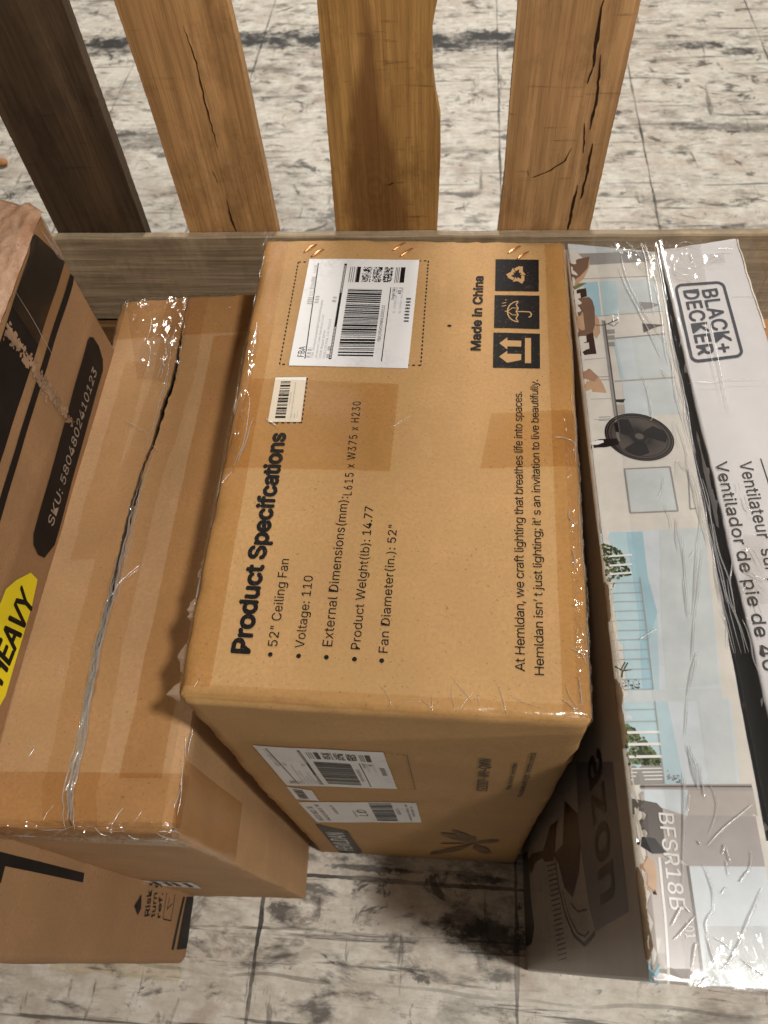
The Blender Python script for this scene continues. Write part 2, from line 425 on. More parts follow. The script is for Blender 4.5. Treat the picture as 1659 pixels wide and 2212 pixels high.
def tube(pts, rad, seg=6, jit=0.0):
    """swept thin tube through world points -> verts, faces"""
    V, Fc = [], []; n = len(pts)
    for i, p in enumerate(pts):
        t = (pts[min(i + 1, n - 1)] - pts[max(i - 1, 0)]).normalized()
        a = t.cross(Vector((.01, .02, 1))).normalized(); b = t.cross(a)
        rr = rad * (.35 + .65 * math.sin(math.pi * i / (n - 1))) if n > 2 else rad
        for k in range(seg):
            w = 2 * math.pi * k / seg; V.append(p + (a * math.cos(w) + b * math.sin(w)) * rr)
    for i in range(n - 1):
        for k in range(seg):
            Fc.append((i * seg + k, i * seg + (k + 1) % seg, (i + 1) * seg + (k + 1) % seg, (i + 1) * seg + k))
    return V, Fc
class Film:
    """clear film lying on a carton face: one sheet plus raised creases"""
    def __init__(s, carton, face): s.c, s.f = carton, face; s.V, s.Fc, s.mi = [], [], []
    def sheet(s, g, n=30, m=30, off=.0012, wr=.0008, fr=55):
        o = len(s.V)
        for j in range(m + 1):
            for i in range(n + 1):
                a, b = g(i / n, j / m); P = s.c.surf(s.f, a, b, off)
                w = noise.noise(Vector((a * fr, b * fr * .6, 3))) * wr
                s.V.append(s.c.surf(s.f, a, b, off + abs(w)))
        for j in range(m):
            for i in range(n):
                k = o + j * (n + 1) + i; s.Fc.append((k, k + 1, k + n + 2, k + n + 1)); s.mi.append(0)
    def crease(s, pts, rad=.0007, off=.0012, sub=6, jit=.0015, px=True):
        if px: pts = [s.c.inv(s.f, *p) for p in pts]
        Q = []; sd = random.random() * 99; jit = jit * .9; rad = rad * .78
        ext = [pts[0]] + list(pts) + [pts[-1]]
        for i in range(1, len(ext) - 2):
            p0, p1, p2, p3 = ext[i - 1:i + 3]
            for k in range(sub):
                t = k / sub; w = []
                for c in (0, 1):
                    w.append(.5 * (2 * p1[c] + (p2[c] - p0[c]) * t + (2 * p0[c] - 5 * p1[c] + 4 * p2[c] - p3[c]) * t * t + (3 * p1[c] - p0[c] - 3 * p2[c] + p3[c]) * t ** 3))
                u = (i + t) * 1.3
                Q.append((w[0] + jit * noise.noise(Vector((u, sd, 0))), w[1] + jit * noise.noise(Vector((u, sd, 9)))))
        Q.append(pts[-1])
        V, Fc = tube([s.c.surf(s.f, a, b, off) for a, b in Q], rad)
        o = len(s.V); s.V += V; s.Fc += [tuple(i + o for i in f) for f in Fc]; s.mi += [1] * len(Fc)
    def crumple(s, g, n=60, m=60, off=.0012, amp=.0022, fx=60, fy=30, seed=0):
        o = len(s.V)
        for j in range(m + 1):
            for i in range(n + 1):
                a, b = g(i / n, j / m)
                w = noise.noise(Vector((a * fx + .6 * noise.noise(Vector((a * 40, b * 40, seed))), b * fy, seed))); w2 = noise.noise(Vector((a * fx * 2.3, b * fy * 2.1, seed + 5)))
                e = min(1, 6 * min(i / n, 1 - i / n, j / m, 1 - j / m) + .1)
                s.V.append(s.c.surf(s.f, a, b, off + amp * e * ((1 - abs(w) * 2.4) * .8 + (1 - abs(w2) * 2) * .35)))
        for j in range(m):
            for i in range(n):
                k = o + j * (n + 1) + i; s.Fc.append((k, k + 1, k + n + 2, k + n + 1)); s.mi.append(2)
    def scatter(s, g, n, ln=(.008, .03), ang=(-.6, .6), rad=(.0003, .0007), off=.0012):
        for _ in range(n):
            a, b = g(random.random(), random.random()); w = random.uniform(*ang) + math.pi / 2; L = random.uniform(*ln)
            c = random.uniform(-.35, .35)
            pts = [(a, b), (a + math.cos(w) * L / 2, b + math.sin(w) * L / 2), (a + math.cos(w) * L / 2 + math.cos(w + c) * L / 2, b + math.sin(w) * L / 2 + math.sin(w + c) * L / 2)]
            s.crease(pts, random.uniform(*rad), off, 4, .0006, px=False)
    def emit(s, name, parent, mat):
        me = bpy.data.meshes.new(name); me.from_pydata(s.V, [], s.Fc)
        for p, k in zip(me.polygons, s.mi): p.material_index = k; p.use_smooth = True
        return link(name, me, parent, [mat, M_crease, M_shine])

# ================================================================== FLOOR
def floor_mat():
    k = NT("worn_painted_floor"); co = k.coord()
    sep = k.n('ShaderNodeSeparateXYZ'); k.l(co, sep.inputs[0]); X, Y = sep.outputs[0], sep.outputs[1]
    base = k.mix(k.ramp(k.noise(co, 2.4, 6, .6), [(.3, 0.), (.7, 1.)]), (.58, .50, .41), (.80, .745, .645))
    base = k.mix(k.ramp(k.noise(co, 14, 6, .7), [(.44, 0.), (.62, .75)]), base, (.88, .84, .75))
    base = k.mix(k.ramp(k.noise(k.coord(scale=(1, 2.5, 1), loc=(8, 8, 0)), 22, 5, .7), [(.45, 0.), (.68, .55)]), base, (.40, .35, .28))
    big = k.ramp(k.noise(k.coord(scale=(.55, 2.2, 1), loc=(3, 7, 0)), 1.7, 5, .6), [(.50, 0.), (.64, .85)])
    fin = k.ramp(k.noise(k.coord(scale=(1, 1.6, 1), loc=(5, 1, 0)), 12, 8, .75), [(.46, 0.), (.58, .62)])
    base = k.mix(k.math('MULTIPLY', big, fin), base, (.20, .175, .15))
    # reddish rubbed patches
    base = k.mix(k.ramp(k.noise(k.coord(loc=(4, 2, 0)), 7, 6, .7), [(.52, 0.), (.7, .5)]), base, (.36, .24, .17))
    dk = (.055, .048, .040)
    def layer(base, sc, scl, lo, hi, amt, loc=(0, 0, 0), det=5, rot=0):
        f = k.ramp(k.noise(k.coord(scale=sc, loc=loc, rot=(0, 0, rot)), scl, det, .68, .3), [(lo, 0.), (hi, amt)])
        return k.mix(f, base, dk)
    base = layer(base, (1, 3.2, 1), 3.2, .57, .68, .55)                    # grime streaks across
    base = layer(base, (1, 2.2, 1), 8, .55, .66, .8, (2, 5, 0))          # small scuffs
    base = layer(base, (.35, 6, 1), 7, .585, .65, .8, (7, 1, 0))            # long thin scratches
    base = layer(base, (3, .5, 1), 9, .62, .67, .6, (1, 8, 0), rot=.35)
    base = layer(base, (1, 1.4, 1), 40, .65, .74, .6, (9, 9, 0), det=3)    # specks
    f = k.ramp(k.noise(k.coord(scale=(1, 1.25, 1), loc=(2, 6, 0)), 5.5, 7, .72, .4), [(.585, 0.), (.64, .62)])
    base = k.mix(f, base, (.12, .098, .078))
    f = k.ramp(k.noise(k.coord(scale=(1, 1.4, 1), loc=(12, 3, 0)), 9, 6, .7, .8), [(.60, 0.), (.645, .8)])
    base = k.mix(f, base, (.05, .042, .035))
    # joints between the panels
    wob = k.math('MULTIPLY', k.math('SUBTRACT', k.noise(co, 9, 5, .7), .5), .012)
    jw = k.math('ADD', k.math('MULTIPLY', k.ramp(k.noise(k.coord(loc=(3, 3, 0)), 5, 5), [(.35, 0.), (.7, 1.)]), .0045), .0012)
    acc = None
    Xw = k.math('ADD', X, wob); Yw = k.math('ADD', Y, wob)
    for c, A in ((-.302, Xw), (.150, Xw), (.633, Xw), (1.148, Xw), (-.80, Xw), (-1.3, Xw), (.152, Yw)):
        m = k.math('LESS_THAN', k.math('ABSOLUTE', k.math('SUBTRACT', A, c)), jw)
        acc = m if acc is None else k.math('MAXIMUM', acc, m)
    base = k.mix(k.math('MULTIPLY', acc, k.ramp(k.noise(co, 3.5, 6, .7), [(.36, .25), (.56, .9)])), base, (.02, .017, .014))
    # wandering grey crack line near the front
    cr = k.math('ADD', k.math('MULTIPLY', k.noise(k.coord(scale=(1, .1, 1)), 2.2, 2), .10), -.058)
    m = k.math('MULTIPLY', k.math('LESS_THAN', k.math('ABSOLUTE', k.math('SUBTRACT', Y, cr)), k.math('MULTIPLY', k.noise(k.coord(loc=(1, 1, 0)), 7, 4), .0052)), k.ramp(k.noise(k.coord(loc=(7, 1, 0)), 6, 5), [(.4, .08), (.6, .5)]))
    base = k.mix(m, base, (.05, .042, .03))
    # explicit stains: (x, y, rx, ry, strength)
    brk = k.ramp(k.noise(k.coord(scale=(1, 1.3, 1), loc=(6, 2, 0)), 8, 7, .75), [(.36, .12), (.52, 1.)])
    nz = k.math('MULTIPLY', k.math('SUBTRACT', k.noise(k.coord(scale=(1, 1.5, 1)), 26, 7, .75), .5), 2.6)
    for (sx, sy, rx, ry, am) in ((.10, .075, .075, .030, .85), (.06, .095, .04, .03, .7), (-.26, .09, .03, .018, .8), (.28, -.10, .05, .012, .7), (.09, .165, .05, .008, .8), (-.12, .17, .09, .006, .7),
                                 (.36, -.075, .06, .014, .75), (-1.42, 3.17, .20, .09, .97), (-.78, 3.2, .38, .085, .97), (.05, 3.17, .42, .085, .97), (.92, 3.1, .10, .035, .9), (1.05, 3.05, .07, .03, .9), (-.3, 2.25, .13, .10, .7), (-.30, 2.05, .16, .08, .6), (1.5, 3.9, .6, .35, .75), (1.62, 3.1, .09, .5, .75), (-.45, 1.65, .10, .05, .5), (-1.1, 2.5, .3, .07, .6), (.2, 2.5, .06, .02, .8), (1.15, 2.55, .5, .03, .6), (1.0, 2.0, .35, .025, .55), (.75, 1.85, .3, .12, .35)):
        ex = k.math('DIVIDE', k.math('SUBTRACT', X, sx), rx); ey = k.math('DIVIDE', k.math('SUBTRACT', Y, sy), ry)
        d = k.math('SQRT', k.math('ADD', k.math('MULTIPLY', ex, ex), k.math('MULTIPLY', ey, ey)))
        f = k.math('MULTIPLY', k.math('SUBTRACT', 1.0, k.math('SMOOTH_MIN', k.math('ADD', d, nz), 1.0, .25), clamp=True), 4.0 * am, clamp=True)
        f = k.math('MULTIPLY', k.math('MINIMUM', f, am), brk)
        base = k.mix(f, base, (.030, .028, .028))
    k.l(base, k.b.inputs['Base Color']); k.b.inputs['Roughness'].default_value = .5
    k.b.inputs['Specular IOR Level'].default_value = .35
    k.bump(k.noise(co, 40, 6, .7), .25, .002)
    return k.m
bm = bmesh.new(); bmesh.ops.create_grid(bm, x_segments=2, y_segments=2, size=14)
me = bpy.data.meshes.new("floor"); bm.to_mesh(me); bm.free()
fl = link("floor", me, None, [floor_mat()]); tag(fl, kind="structure")

# ================================================================== WOODEN PALLET STANDING ON EDGE
def wood(name, c, dark, gs=1.0, axis='z', seed=0., contrast=1.0, heart=None, stain=.5, rough=.62):
    k = NT(name)
    sc = (26, 26, 1.6) if axis == 'z' else (1.6, 26, 30)
    co = k.coord(scale=sc, loc=(seed, seed, seed))
    g1 = k.noise(co, 1.5 * gs, 8, .65, .7)
    fine = k.noise(k.coord(scale=(160, 160, 5) if axis == 'z' else (5, 160, 160), loc=(seed, 0, 0)), 1.2, 4, .6)
    base = k.mix(k.ramp(g1, [(.30, 0.), (.68, 1.)]), dark, c)
    base = k.mix(k.math('MULTIPLY', k.ramp(fine, [(.40, 1.), (.58, 0.)]), .35 * contrast), base, tuple(v * .5 for v in dark))
    big = k.ramp(k.noise(k.coord(loc=(seed, 1, 2)), 5, 4), [(.35, .0), (.7, .5)])
    base = k.mix(k.math('MULTIPLY', big, .6 * contrast), base, tuple(v * .75 for v in dark))
    blot = k.ramp(k.noise(k.coord(scale=(1, 1, .7), loc=(seed, 9, 4)), 17, 7, .72), [(.50, 0.), (.66, .55)])
    base = k.mix(blot, base, tuple(v * .55 for v in dark))
    pal_ = k.ramp(k.noise(k.coord(scale=(2, 2, .5), loc=(seed, 2, 7)), 9, 6, .7), [(.52, 0.), (.70, .35)])
    base = k.mix(pal_, base, tuple(min(1, v * 1.25 + .03) for v in c))
    kn = k.n('ShaderNodeTexVoronoi', feature='F1'); kn.inputs['Scale'].default_value = 4.2; k.l(k.coord(scale=(1.3, .2, .62), loc=(seed * 1.7, seed, seed * .6)), kn.inputs['Vector'])
    kd = k.math('ADD', kn.outputs['Distance'], k.math('MULTIPLY', k.math('SUBTRACT', g1, .5), .06))
    base = k.mix(k.ramp(kd, [(.045, .85), (.10, .32), (.17, 0.)]), base, tuple(v * .42 for v in dark))
    # cross-grain saw marks and dirt
    saw = k.ramp(k.noise(k.coord(scale=(6, 6, 60) if axis == 'z' else (60, 6, 6), loc=(seed, 5, seed)), 1.3, 6, .7), [(.60, 0.), (.70, stain)])
    base = k.mix(saw, base, tuple(v * .28 for v in dark))
    if heart:
        (hx, hz, hw, hh, hc) = heart
        c0 = k.coord(kind='Object'); sp = k.n('ShaderNodeSeparateXYZ'); k.l(c0, sp.inputs[0])
        wob = k.math('MULTIPLY', k.math('SUBTRACT', k.noise(k.coord(scale=(6, 6, 3)), 3, 3), .5), .05)
        dx = k.math('DIVIDE', k.math('ABSOLUTE', k.math('ADD', k.math('SUBTRACT', sp.outputs[0], hx), wob)), hw)
        dz = k.math('DIVIDE', k.math('SUBTRACT', sp.outputs[2], hz), hh)
        dz = k.math('MAXIMUM', dz, 0.0)
        d = k.math('ADD', dx, dz)
        f = k.ramp(d, [(.70, .75), (1.0, 0.)])
        base = k.mix(f, base, hc)
        # growth rings round the knot
        kx = k.math('SUBTRACT', sp.outputs[0], hx); kz = k.math('MULTIPLY', k.math('SUBTRACT', sp.outputs[2], .845), .8)
        rr = k.math('SQRT', k.math('ADD', k.math('MULTIPLY', kx, kx), k.math('MULTIPLY', kz, kz)))
        ring = k.math('SINE', k.math('MULTIPLY', k.math('ADD', rr, k.math('MULTIPLY', g1, .03)), 520))
        rf = k.math('MULTIPLY', k.ramp(rr, [(.012, .28), (.04, 0.)]), k.math('MULTIPLY', k.math('ADD', ring, 1.0), .4))
        base = k.mix(rf, base, tuple(v * .35 for v in hc))
    k.l(base, k.b.inputs['Base Color']); k.b.inputs['Roughness'].default_value = rough; k.b.inputs['Specular IOR Level'].default_value = .3
    k.bump(k.math('ADD', g1, k.math('MULTIPLY', fine, .6)), .9, .002)
    return k.m
M_w1 = wood("dark_weathered_wood", (.115, .070, .036), (.050, .030, .016), seed=1.3, stain=.4)
M_w2 = wood("orange_wood", (.66, .37, .15), (.40, .21, .08), seed=4.2, contrast=1.1, stain=.35)
M_w3 = wood("knotty_pine", (.57, .32, .10), (.33, .165, .048), seed=7.9, stain=.85, heart=(-.112, .80, .052, .36, (.15, .06, .018)))
M_w4 = wood("split_wood", (.58, .33, .14), (.35, .185, .075), seed=11.1, contrast=1.1, stain=.7)
M_wr = wood("grey_weathered_rail", (.54, .42, .27), (.30, .22, .135), axis='x', seed=3.3, contrast=1.2, stain=.3)
M_wb = wood("brown_lower_rail", (.30, .16, .06), (.12, .055, .018), axis='x', seed=9.3)
M_crack = plain("wood_crack_dark", (.035, .018, .008), .9, .1)

pal = empty("wooden_pallet", (0, .955, 0), "wooden pallet standing on edge behind the cartons, its upright slats lit orange and brown", "pallet")
def slat(outline, y0, thick, mat, marks=(), z0=.02, ztop=1.62):
    """outline: photo points down the left edge then down the right edge, on the plane y0; extended up and down"""
    Lp, Rp = outline
    Lw = [on_y(*p, y0) for p in Lp]; Rw = [on_y(*p, y0) for p in Rp]
    def ext(P):
        P = sorted(P, key=lambda v: -v.z); out = [Vector((P[0].x + (P[0].x - P[1].x) * .3, y0, ztop))]
        # densify and roughen the sawn edge
        seq = [out[0]] + P + [Vector((P[-1].x, y0, z0))]; res = []
        for a, b in zip(seq, seq[1:]):
            n = max(1, int((a - b).length / .004))
            for i in range(n):
                q = a.lerp(b, i / n); q.x += noise.noise(Vector((q.x * 40, q.z * 22, y0))) * .0005 + noise.noise(Vector((1, q.z * 190, y0))) * .0007; res.append(q)
        res.append(seq[-1]); return res
    pts = ext(Lw) + ext(Rw)[::-1]
    bm = bmesh.new()
    front = [bm.verts.new(p) for p in pts]; f = bm.faces.new(front)
    ret = bmesh.ops.extrude_face_region(bm, geom=[f]); ev = [v for v in ret['geom'] if isinstance(v, bmesh.types.BMVert)]
    for v in ev: v.co.y += thick
    bmesh.ops.recalc_face_normals(bm, faces=bm.faces[:])
    bmesh.ops.triangulate(bm, faces=[x for x in bm.faces if len(x.verts) > 4])
    nf = len(bm.faces)
    for chain, wd in marks:                       # cracks: dark wedge sheets sitting in the face
        P = [on_y(*p, y0 - .0008) for p in chain]; seq = []
        for a, b in zip(P, P[1:]):
            n = max(1, int((a - b).length / .006))
            for i in range(n):
                q = a.lerp(b, i / n); q.x += random.uniform(-.0008, .0008); seq.append(q)
        seq.append(P[-1]); m = len(seq)
        Lq, Rq = [], []
        for i, q in enumerate(seq):
            w = wd * (.15 + .85 * math.sin(math.pi * (i + .3) / (m + .2))) * random.uniform(.55, 1.2) / 2
            Lq.append(bm.verts.new(q + Vector((-w, 0, 0)))); Rq.append(bm.verts.new(q + Vector((w, 0, 0))))
        for i in range(m - 1):
            ff = bm.faces.new((Lq[i], Lq[i + 1], Rq[i + 1], Rq[i])); ff.material_index = 1
    me = bpy.data.meshes.new("slat"); bm.to_mesh(me); bm.free()
    o = link("slat", me, pal, [mat, M_crack]); return o
YS = .955
slat((a1((0, 500), (265, 1035)), a1((266, 0), (640, 1035))), YS, .020, M_w1)["label"] = "dark weathered slat at the left"
slat((a1((490, 0), (640, 440), (828, 1035)), a1((978, 0), (1050, 300), (1195, 990))), YS, .020, M_w2,
     [(a1((792, 110), (850, 270), (890, 460), (942, 640)), .0022), (a1((920, 735), (940, 790)), .001), (a1((978, 860), (1000, 950), (1035, 1035)), .0026)])
slat((a1((1368, 0), (1410, 500), (1452, 1010)), a2((230, 0), (208, 120), (207, 300), (222, 420), (243, 520), (243, 700), (228, 1010))), YS, .022, M_w3,
     [(a2((0, 795), (22, 800), (40, 790)), .004), (a2((130, 755), (160, 758)), .004)])
s4 = slat((a2((582, 0), (545, 450), (520, 760), (492, 1000)), a2((1110, 0), (1040, 320), (985, 560), (890, 985))), YS, .020, M_w4,
     [(a2((948, 0), (925, 120), (905, 290)), .0055), (a2((935, 235), (930, 330), (915, 450), (890, 560)), .0045), (a2((905, 290), (880, 360)), .002),
      (a2((870, 530), (862, 660)), .002), (a2((900, 620), (880, 740), (850, 860)), .0042), (a2((835, 800), (815, 900), (790, 1008)), .0042),
      (a2((575, 775), (650, 765), (720, 735), (780, 695), (812, 640)), .0028), (a2((622, 735), (625, 758)), .001)])
def plank(name, x0, x1, y0, y1, z0, z1, mat, seed=0):
    bm = bmesh.new(); n = 90
    rows = []
    for i in range(n + 1):
        x = x0 + (x1 - x0) * i / n; w = noise.noise(Vector((x * 9, seed, 1))) * .003 + noise.noise(Vector((x * 50, seed, 1))) * .0009
        w2 = noise.noise(Vector((x * 9, seed, 5))) * .003
        rows.append([bm.verts.new(v) for v in ((x, y0, z0 + w2), (x, y1, z0 + w2), (x, y1, z1 + w - .001), (x, y0 + .002, z1 + w), (x, y0, z1 + w - .002))])
    for a, b in zip(rows, rows[1:]):
        for k in range(5):
            bm.faces.new((a[k], b[k], b[(k + 1) % 5], a[(k + 1) % 5]))
    bm.faces.new(rows[0][::-1]); bm.faces.new(rows[-1])
    bmesh.ops.recalc_face_normals(bm, faces=bm.faces[:])
    me = bpy.data.meshes.new(name); bm.to_mesh(me); bm.free(); return link(name, me, pal, [mat])
rl = plank("rail", -1.05, .95, .939, .953, .613, .778, M_wr); rl.rotation_euler = (0, -.010, 0)
rb = plank("rail", -1.05, .95, .930, .953, .40, .600, M_wb, 4); rb["label"] = "brown rail below the grey one"

# ================================================================== MAIN CARTON
mainc = Carton([(-.209, .190, 0), (.152, .197, 0), (.155, .812, 0), (-.236, .805, 0)],
               [(-.226, .193, .872), (.129, .191, .872), (.1435, .812, .870), (-.2455, .810, .870)], r=.007, amp=.0022, freq=3.5, bulge=.003, seed=2, crush=.0038)
mt = empty("shipping_carton", (-.04, .5, 0), "brown taped carton printed Product Specifcations, standing upright in the middle", "cardboard box")
body = mainc.body("body", M_main, mt)
P = Print(mainc, 'top')
P.text("Product Specifcations", q1(635, 1450), q1(872, 18), q1(520, 1450), M_ink, 2, .034, .97)
for txt, p0, p1, cp, bu in (('52" Ceiling Fan', (818, 1408), (897, 840), (755, 1408), (773, 1460)), ("Voltage: 110", (993, 1420), (1052, 948), (932, 1420), (958, 1470)),
                        ("External Dimensions(mm):", (1176, 1408), (1282, 435), (1112, 1404), (1139, 1478)), ("Product Welght(lb): 14.77", (1357, 1428), (1446, 500), (1297, 1424), (1322, 1490)),
                        ('Fan Diameter(in.): 52"', (1538, 1450), (1600, 620), (1478, 1450), (1500, 1500))):
    P.text(txt, q1(*p0), q1(*p1), q1(*cp), M_ink, 2, .0)
    cpt = mainc.inv('top', *q1(*bu)); P.ab([(cpt[0] + .0022 * math.cos(t * .5236), cpt[1] + .0022 * math.sin(t * .5236)) for t in range(12)], M_ink, 2)
P.text("L615 x W375 x H230", q1(1303, 425), r4(1083, 1425), q1(1247, 425), M_ink, 2, .0, 1.15)
P.emit("specification_text", mt); P = Print(mainc, 'top')
P.text("Made in China", r5(720, 893), r5(742, 353), r5(653, 893), M_ink, 2, .026)
P.emit("origin_text", mt); P = Print(mainc, 'top')
P.text("At Hemldan, we craft lighting that breathes life into spaces.", q2(1106, 1240), r5(1022, 1195), q2(1042, 1240), M_ink, 2, .0, .93)
P.text("Hemldan isn\u2019 t just lighting; it\u2019 s an invitation to live beautifully.", q2(1231, 1265), r5(1138, 1108), q2(1170, 1265), M_ink, 2, .0, .93)
P.emit("slogan_text", mt); P = Print(mainc, 'top')
def dashed(P, pts, dash, gap, wd, mat, layer=1):
    A = P.px(pts)
    for a, b in zip(A, A[1:]):
        L = math.hypot(b[0] - a[0], b[1] - a[1]); n = int(L / (dash + gap))
        for i in range(n + 1):
            t0 = i * (dash + gap) / L; t1 = min(1, t0 + dash / L)
            if t0 < 1: P.line((a[0] + (b[0] - a[0]) * t0, a[1] + (b[1] - a[1]) * t0), (a[0] + (b[0] - a[0]) * t1, a[1] + (b[1] - a[1]) * t1), wd, mat, layer, ab=True)
dashed(P, r4((572, 285), (1632, 270), (1570, 1132), (418, 1112), (572, 285)), .0032, .0032, .0016, M_ink)
dashed(P, r4((645, 1228), (600, 1592), (330, 1592)), .0032, .0032, .0014, M_ink)
P.emit("dashed_label_frame", mt)
M_kp = plain("bare_kraft_knockout", (.47, .27, .115), .7, .3)
# recycling, keep-dry and this-way-up squares (drawn upright with t = left in the photo)
def icon(quad, kind):
    P = Print(mainc, 'top')
    P.poly(quad, M_ink, 1)                                # quad: TL, TR, BR, BL in the photo
    g = P.quadmap([quad[3], quad[0], quad[1], quad[2]])   # s: away from viewer; t: to the right
    def up(u, v): return g(u, 1 - v)                      # u along, v upright (towards photo left)
    def rp(pts): P.ab([up(*p) for p in pts], M_kp, 2)
    def seg(a, b, w):
        A, B = up(*a), up(*b); P.line(A, B, w, M_kp, 2, ab=True)
    if kind == 'up':
        for c in (.31, .69):
            rp([(c - .085, .40), (c + .085, .40), (c + .085, .70), (c + .17, .70), (c, .87), (c - .17, .70), (c - .085, .70)])
        rp([(.14, .19), (.86, .19), (.86, .32), (.14, .32)])
    if kind == 'umb':
        arc = [(.5 + .31 * math.cos(t), .47 + .24 * math.sin(t)) for t in [math.pi * i / 12 for i in range(13)]]
        for a, b in zip(arc, arc[1:]): seg(a, b, .0016)
        for a, b, c in ((.19, .29, .40), (.40, .50, .60), (.60, .71, .81)):
            seg((a, .47), (b, .52), .0014); seg((b, .52), (c, .47), .0014)
        for x in (.40, .60):
            seg((.5, .71), (x + (x - .5) * .1, .60), .0011); seg((x + (x - .5) * .1, .60), (x, .47), .0011)
        seg((.5, .71), (.5, .77), .0014); seg((.5, .50), (.5, .24), .0016)
        hk = [(.42 + .08 * math.cos(t), .24 - .06 * math.sin(t)) for t in [math.pi * i / 6 for i in range(7)]]
        for a, b in zip(hk, hk[1:]): seg(a, b, .0016)
        for x in (.68, .77, .86): seg((x, .74), (x - .03, .83 if x < .8 else .76), .0012)
    if kind == 'rec':
        for k in range(3):
            w = k * 2 * math.pi / 3
            def R(x, y): return (.5 + x * math.cos(w) - y * math.sin(w), .50 + (x * math.sin(w) + y * math.cos(w)) * .8)
            rp([R(-.20, -.21), R(-.02, -.21), R(-.02, -.12), R(-.15, -.12)]); rp([R(.0, -.25), R(.0, -.08), R(.11, -.165)])
            rp([R(-.28, -.15), R(-.19, -.19), R(-.08, -.03), R(-.17, .03)])
    P.emit("handling_symbol", mt)["label"] = {'rec': "black recycling symbol", 'umb': "black keep dry umbrella symbol", 'up': "black this way up arrows symbol"}[kind]
icon(r5((832, 227), (1145, 228), (1145, 462), (828, 458)), 'rec')
icon(r5((825, 490), (1150, 492), (1150, 735), (820, 730)), 'umb')
icon(r5((816, 765), (1152, 770), (1153, 1025), (812, 1020)), 'up')
P = Print(mainc, 'top'); ch = mainc.inv('top', *r5(497, 717)); P.ab([(ch[0] + .0026 * math.cos(t), ch[1] + .0018 * math.sin(t * 1.0)) for t in [i * .6 for i in range(10)]], M_ink, 2)
P.emit("ink_spot", mt)

def barcode(P, g, u0, v0, u1, v1, mat, layer, bars=60, along='v', rnd=None):
    rnd = rnd or random; pos = 0.; seq = []
    while pos < 1:
        w = rnd.choice((1, 1, 2, 3)) / bars / 1.6; s_ = rnd.choice((1, 1, 2)) / bars / 1.6
        seq.append((pos, min(1, pos + w))); pos += w + s_
    for a, b in seq:
        if along == 'v': P.qrect(g, u0, v0 + (v1 - v0) * a, u1, v0 + (v1 - v0) * b, mat, layer)
        else: P.qrect(g, u0 + (u1 - u0) * a, v0, u0 + (u1 - u0) * b, v1, mat, layer)
def ship_label(carton, face, quad, name, parent, soft=False, full=True):
    """quad: photo points top-left, top-right, bottom-right, bottom-left"""
    rnd = random.Random(5)
    L = Print(carton, face, .0008); L.poly(quad, M_label, 1)
    g = L.quadmap([quad[3], quad[0], quad[1], quad[2]])   # u: reading direction (up the photo), v: to the right = down the label
    ink = M_inkfade if soft else M_ink
    def T(b, u0, u1, v, h, m=ink, bold=0.): L.text(b, g(u0, v), g(u1, v), g(u0, v - h), m, 3, bold, ab=True)
    T("FBA", .075, .165, .115, .055)
    T("\u7eb8\u7bb1\u7f16\u53f7 122, \u5171200\u4e2a\u7eb8\u7bb1 - 18.0\u78c5", .55, .93, .092, .030, M_grey)
    L.qline(g, (.06, .128), (.955, .090), .0011, ink, 3)
    T("\u76ee\u7684\u5730:", .07, .16, .165, .022, M_grey); T("\u53d1\u8d27\u5730:", .56, .64, .150, .022, M_grey)
    for i, (b, w) in enumerate((("FBA Zhongshanwanglongdianzishangwu", .52), ("Amazon.com Services LLC", .38), ("1500 Airport Drive", .24), ("HOLLISTER, CA 95023", .34), ("\u7f8e\u56fd", .10))):
        T(b, .07, .07 + w, .195 + i * .034, .020, M_inksoft if False else M_grey)
    T("\u4e2d\u56fd", .57, .62, .305, .022, M_grey)
    L.qrect(g, .06, .330, .95, .352, ink, 3)
    for i in range(22): L.qrect(g, .07 + i * .0125, .334, .077 + i * .0125, .348, M_pgrey, 4)
    for i in range(22): L.qrect(g, .66 + i * .0125, .334, .667 + i * .0125, .348, M_pgrey, 4)
    LB = Print(carton, face, .0008); barcode(LB, g, .09, .40, .70, .70, ink, 3, 62, 'u', rnd)
    T("FBA195VCHN8VLI000122", .22, .55, .745, .026)
    L.qline(g, (.05, .775), (.72, .775), .0010, ink, 3)
    for i, v in enumerate((.36, .378, .396, .418)): L.qrect(g, .765, v + .03, .92, v + .035, ink, 3)
    L.qrect(g, .765, .455, .92, .485, ink, 3)
    n = 14
    for blk in range(3):                                   # dense printed speckle blocks
        v0 = .505 + blk * .095
        for i in range(n):
            for j in range(n):
                if rnd.random() < .5:
                    L.qrect(g, .77 + i * .15 / n, v0 + j * .08 / n, .77 + (i + 1) * .15 / n, v0 + (j + 1) * .08 / n, ink, 3)
    for i in range(3): L.qrect(g, .765, .80 + i * .014, .92, .805 + i * .014, ink, 3)
    L.qrect(g, .765, .845, .92, .885, ink, 3)
    T("Single SKU", .60, .72, .815, .024); T("BL-S22009-WH-QMW", .48, .72, .838, .018, M_grey)
    T("\u6570\u91cf 1", .66, .72, .865, .018); T("BL-S22009-WH-QMW", .48, .72, .888, .018, M_grey)
    T("\u8bf7\u4e0d\u8981\u906e\u4f4f\u6b64\u6807\u7b7e", .40, .62, .955, .026, M_ink)
    o = L.emit(name, parent); LB.emit("barcode", o); return o
ship_label(mainc, 'top', r4((663, 263), (1558, 266), (1465, 1157), (492, 1125)), "shipping_label", mt)
L = Print(mainc, 'top', .0008); qd = r4((385, 1222), (637, 1222), (592, 1588), (322, 1585)); L.poly(qd, M_label, 1)
g = L.quadmap([qd[3], qd[0], qd[1], qd[2]]); barcode(L, g, .08, .20, .93, .52, M_ink, 3, 34, 'u', random.Random(9))
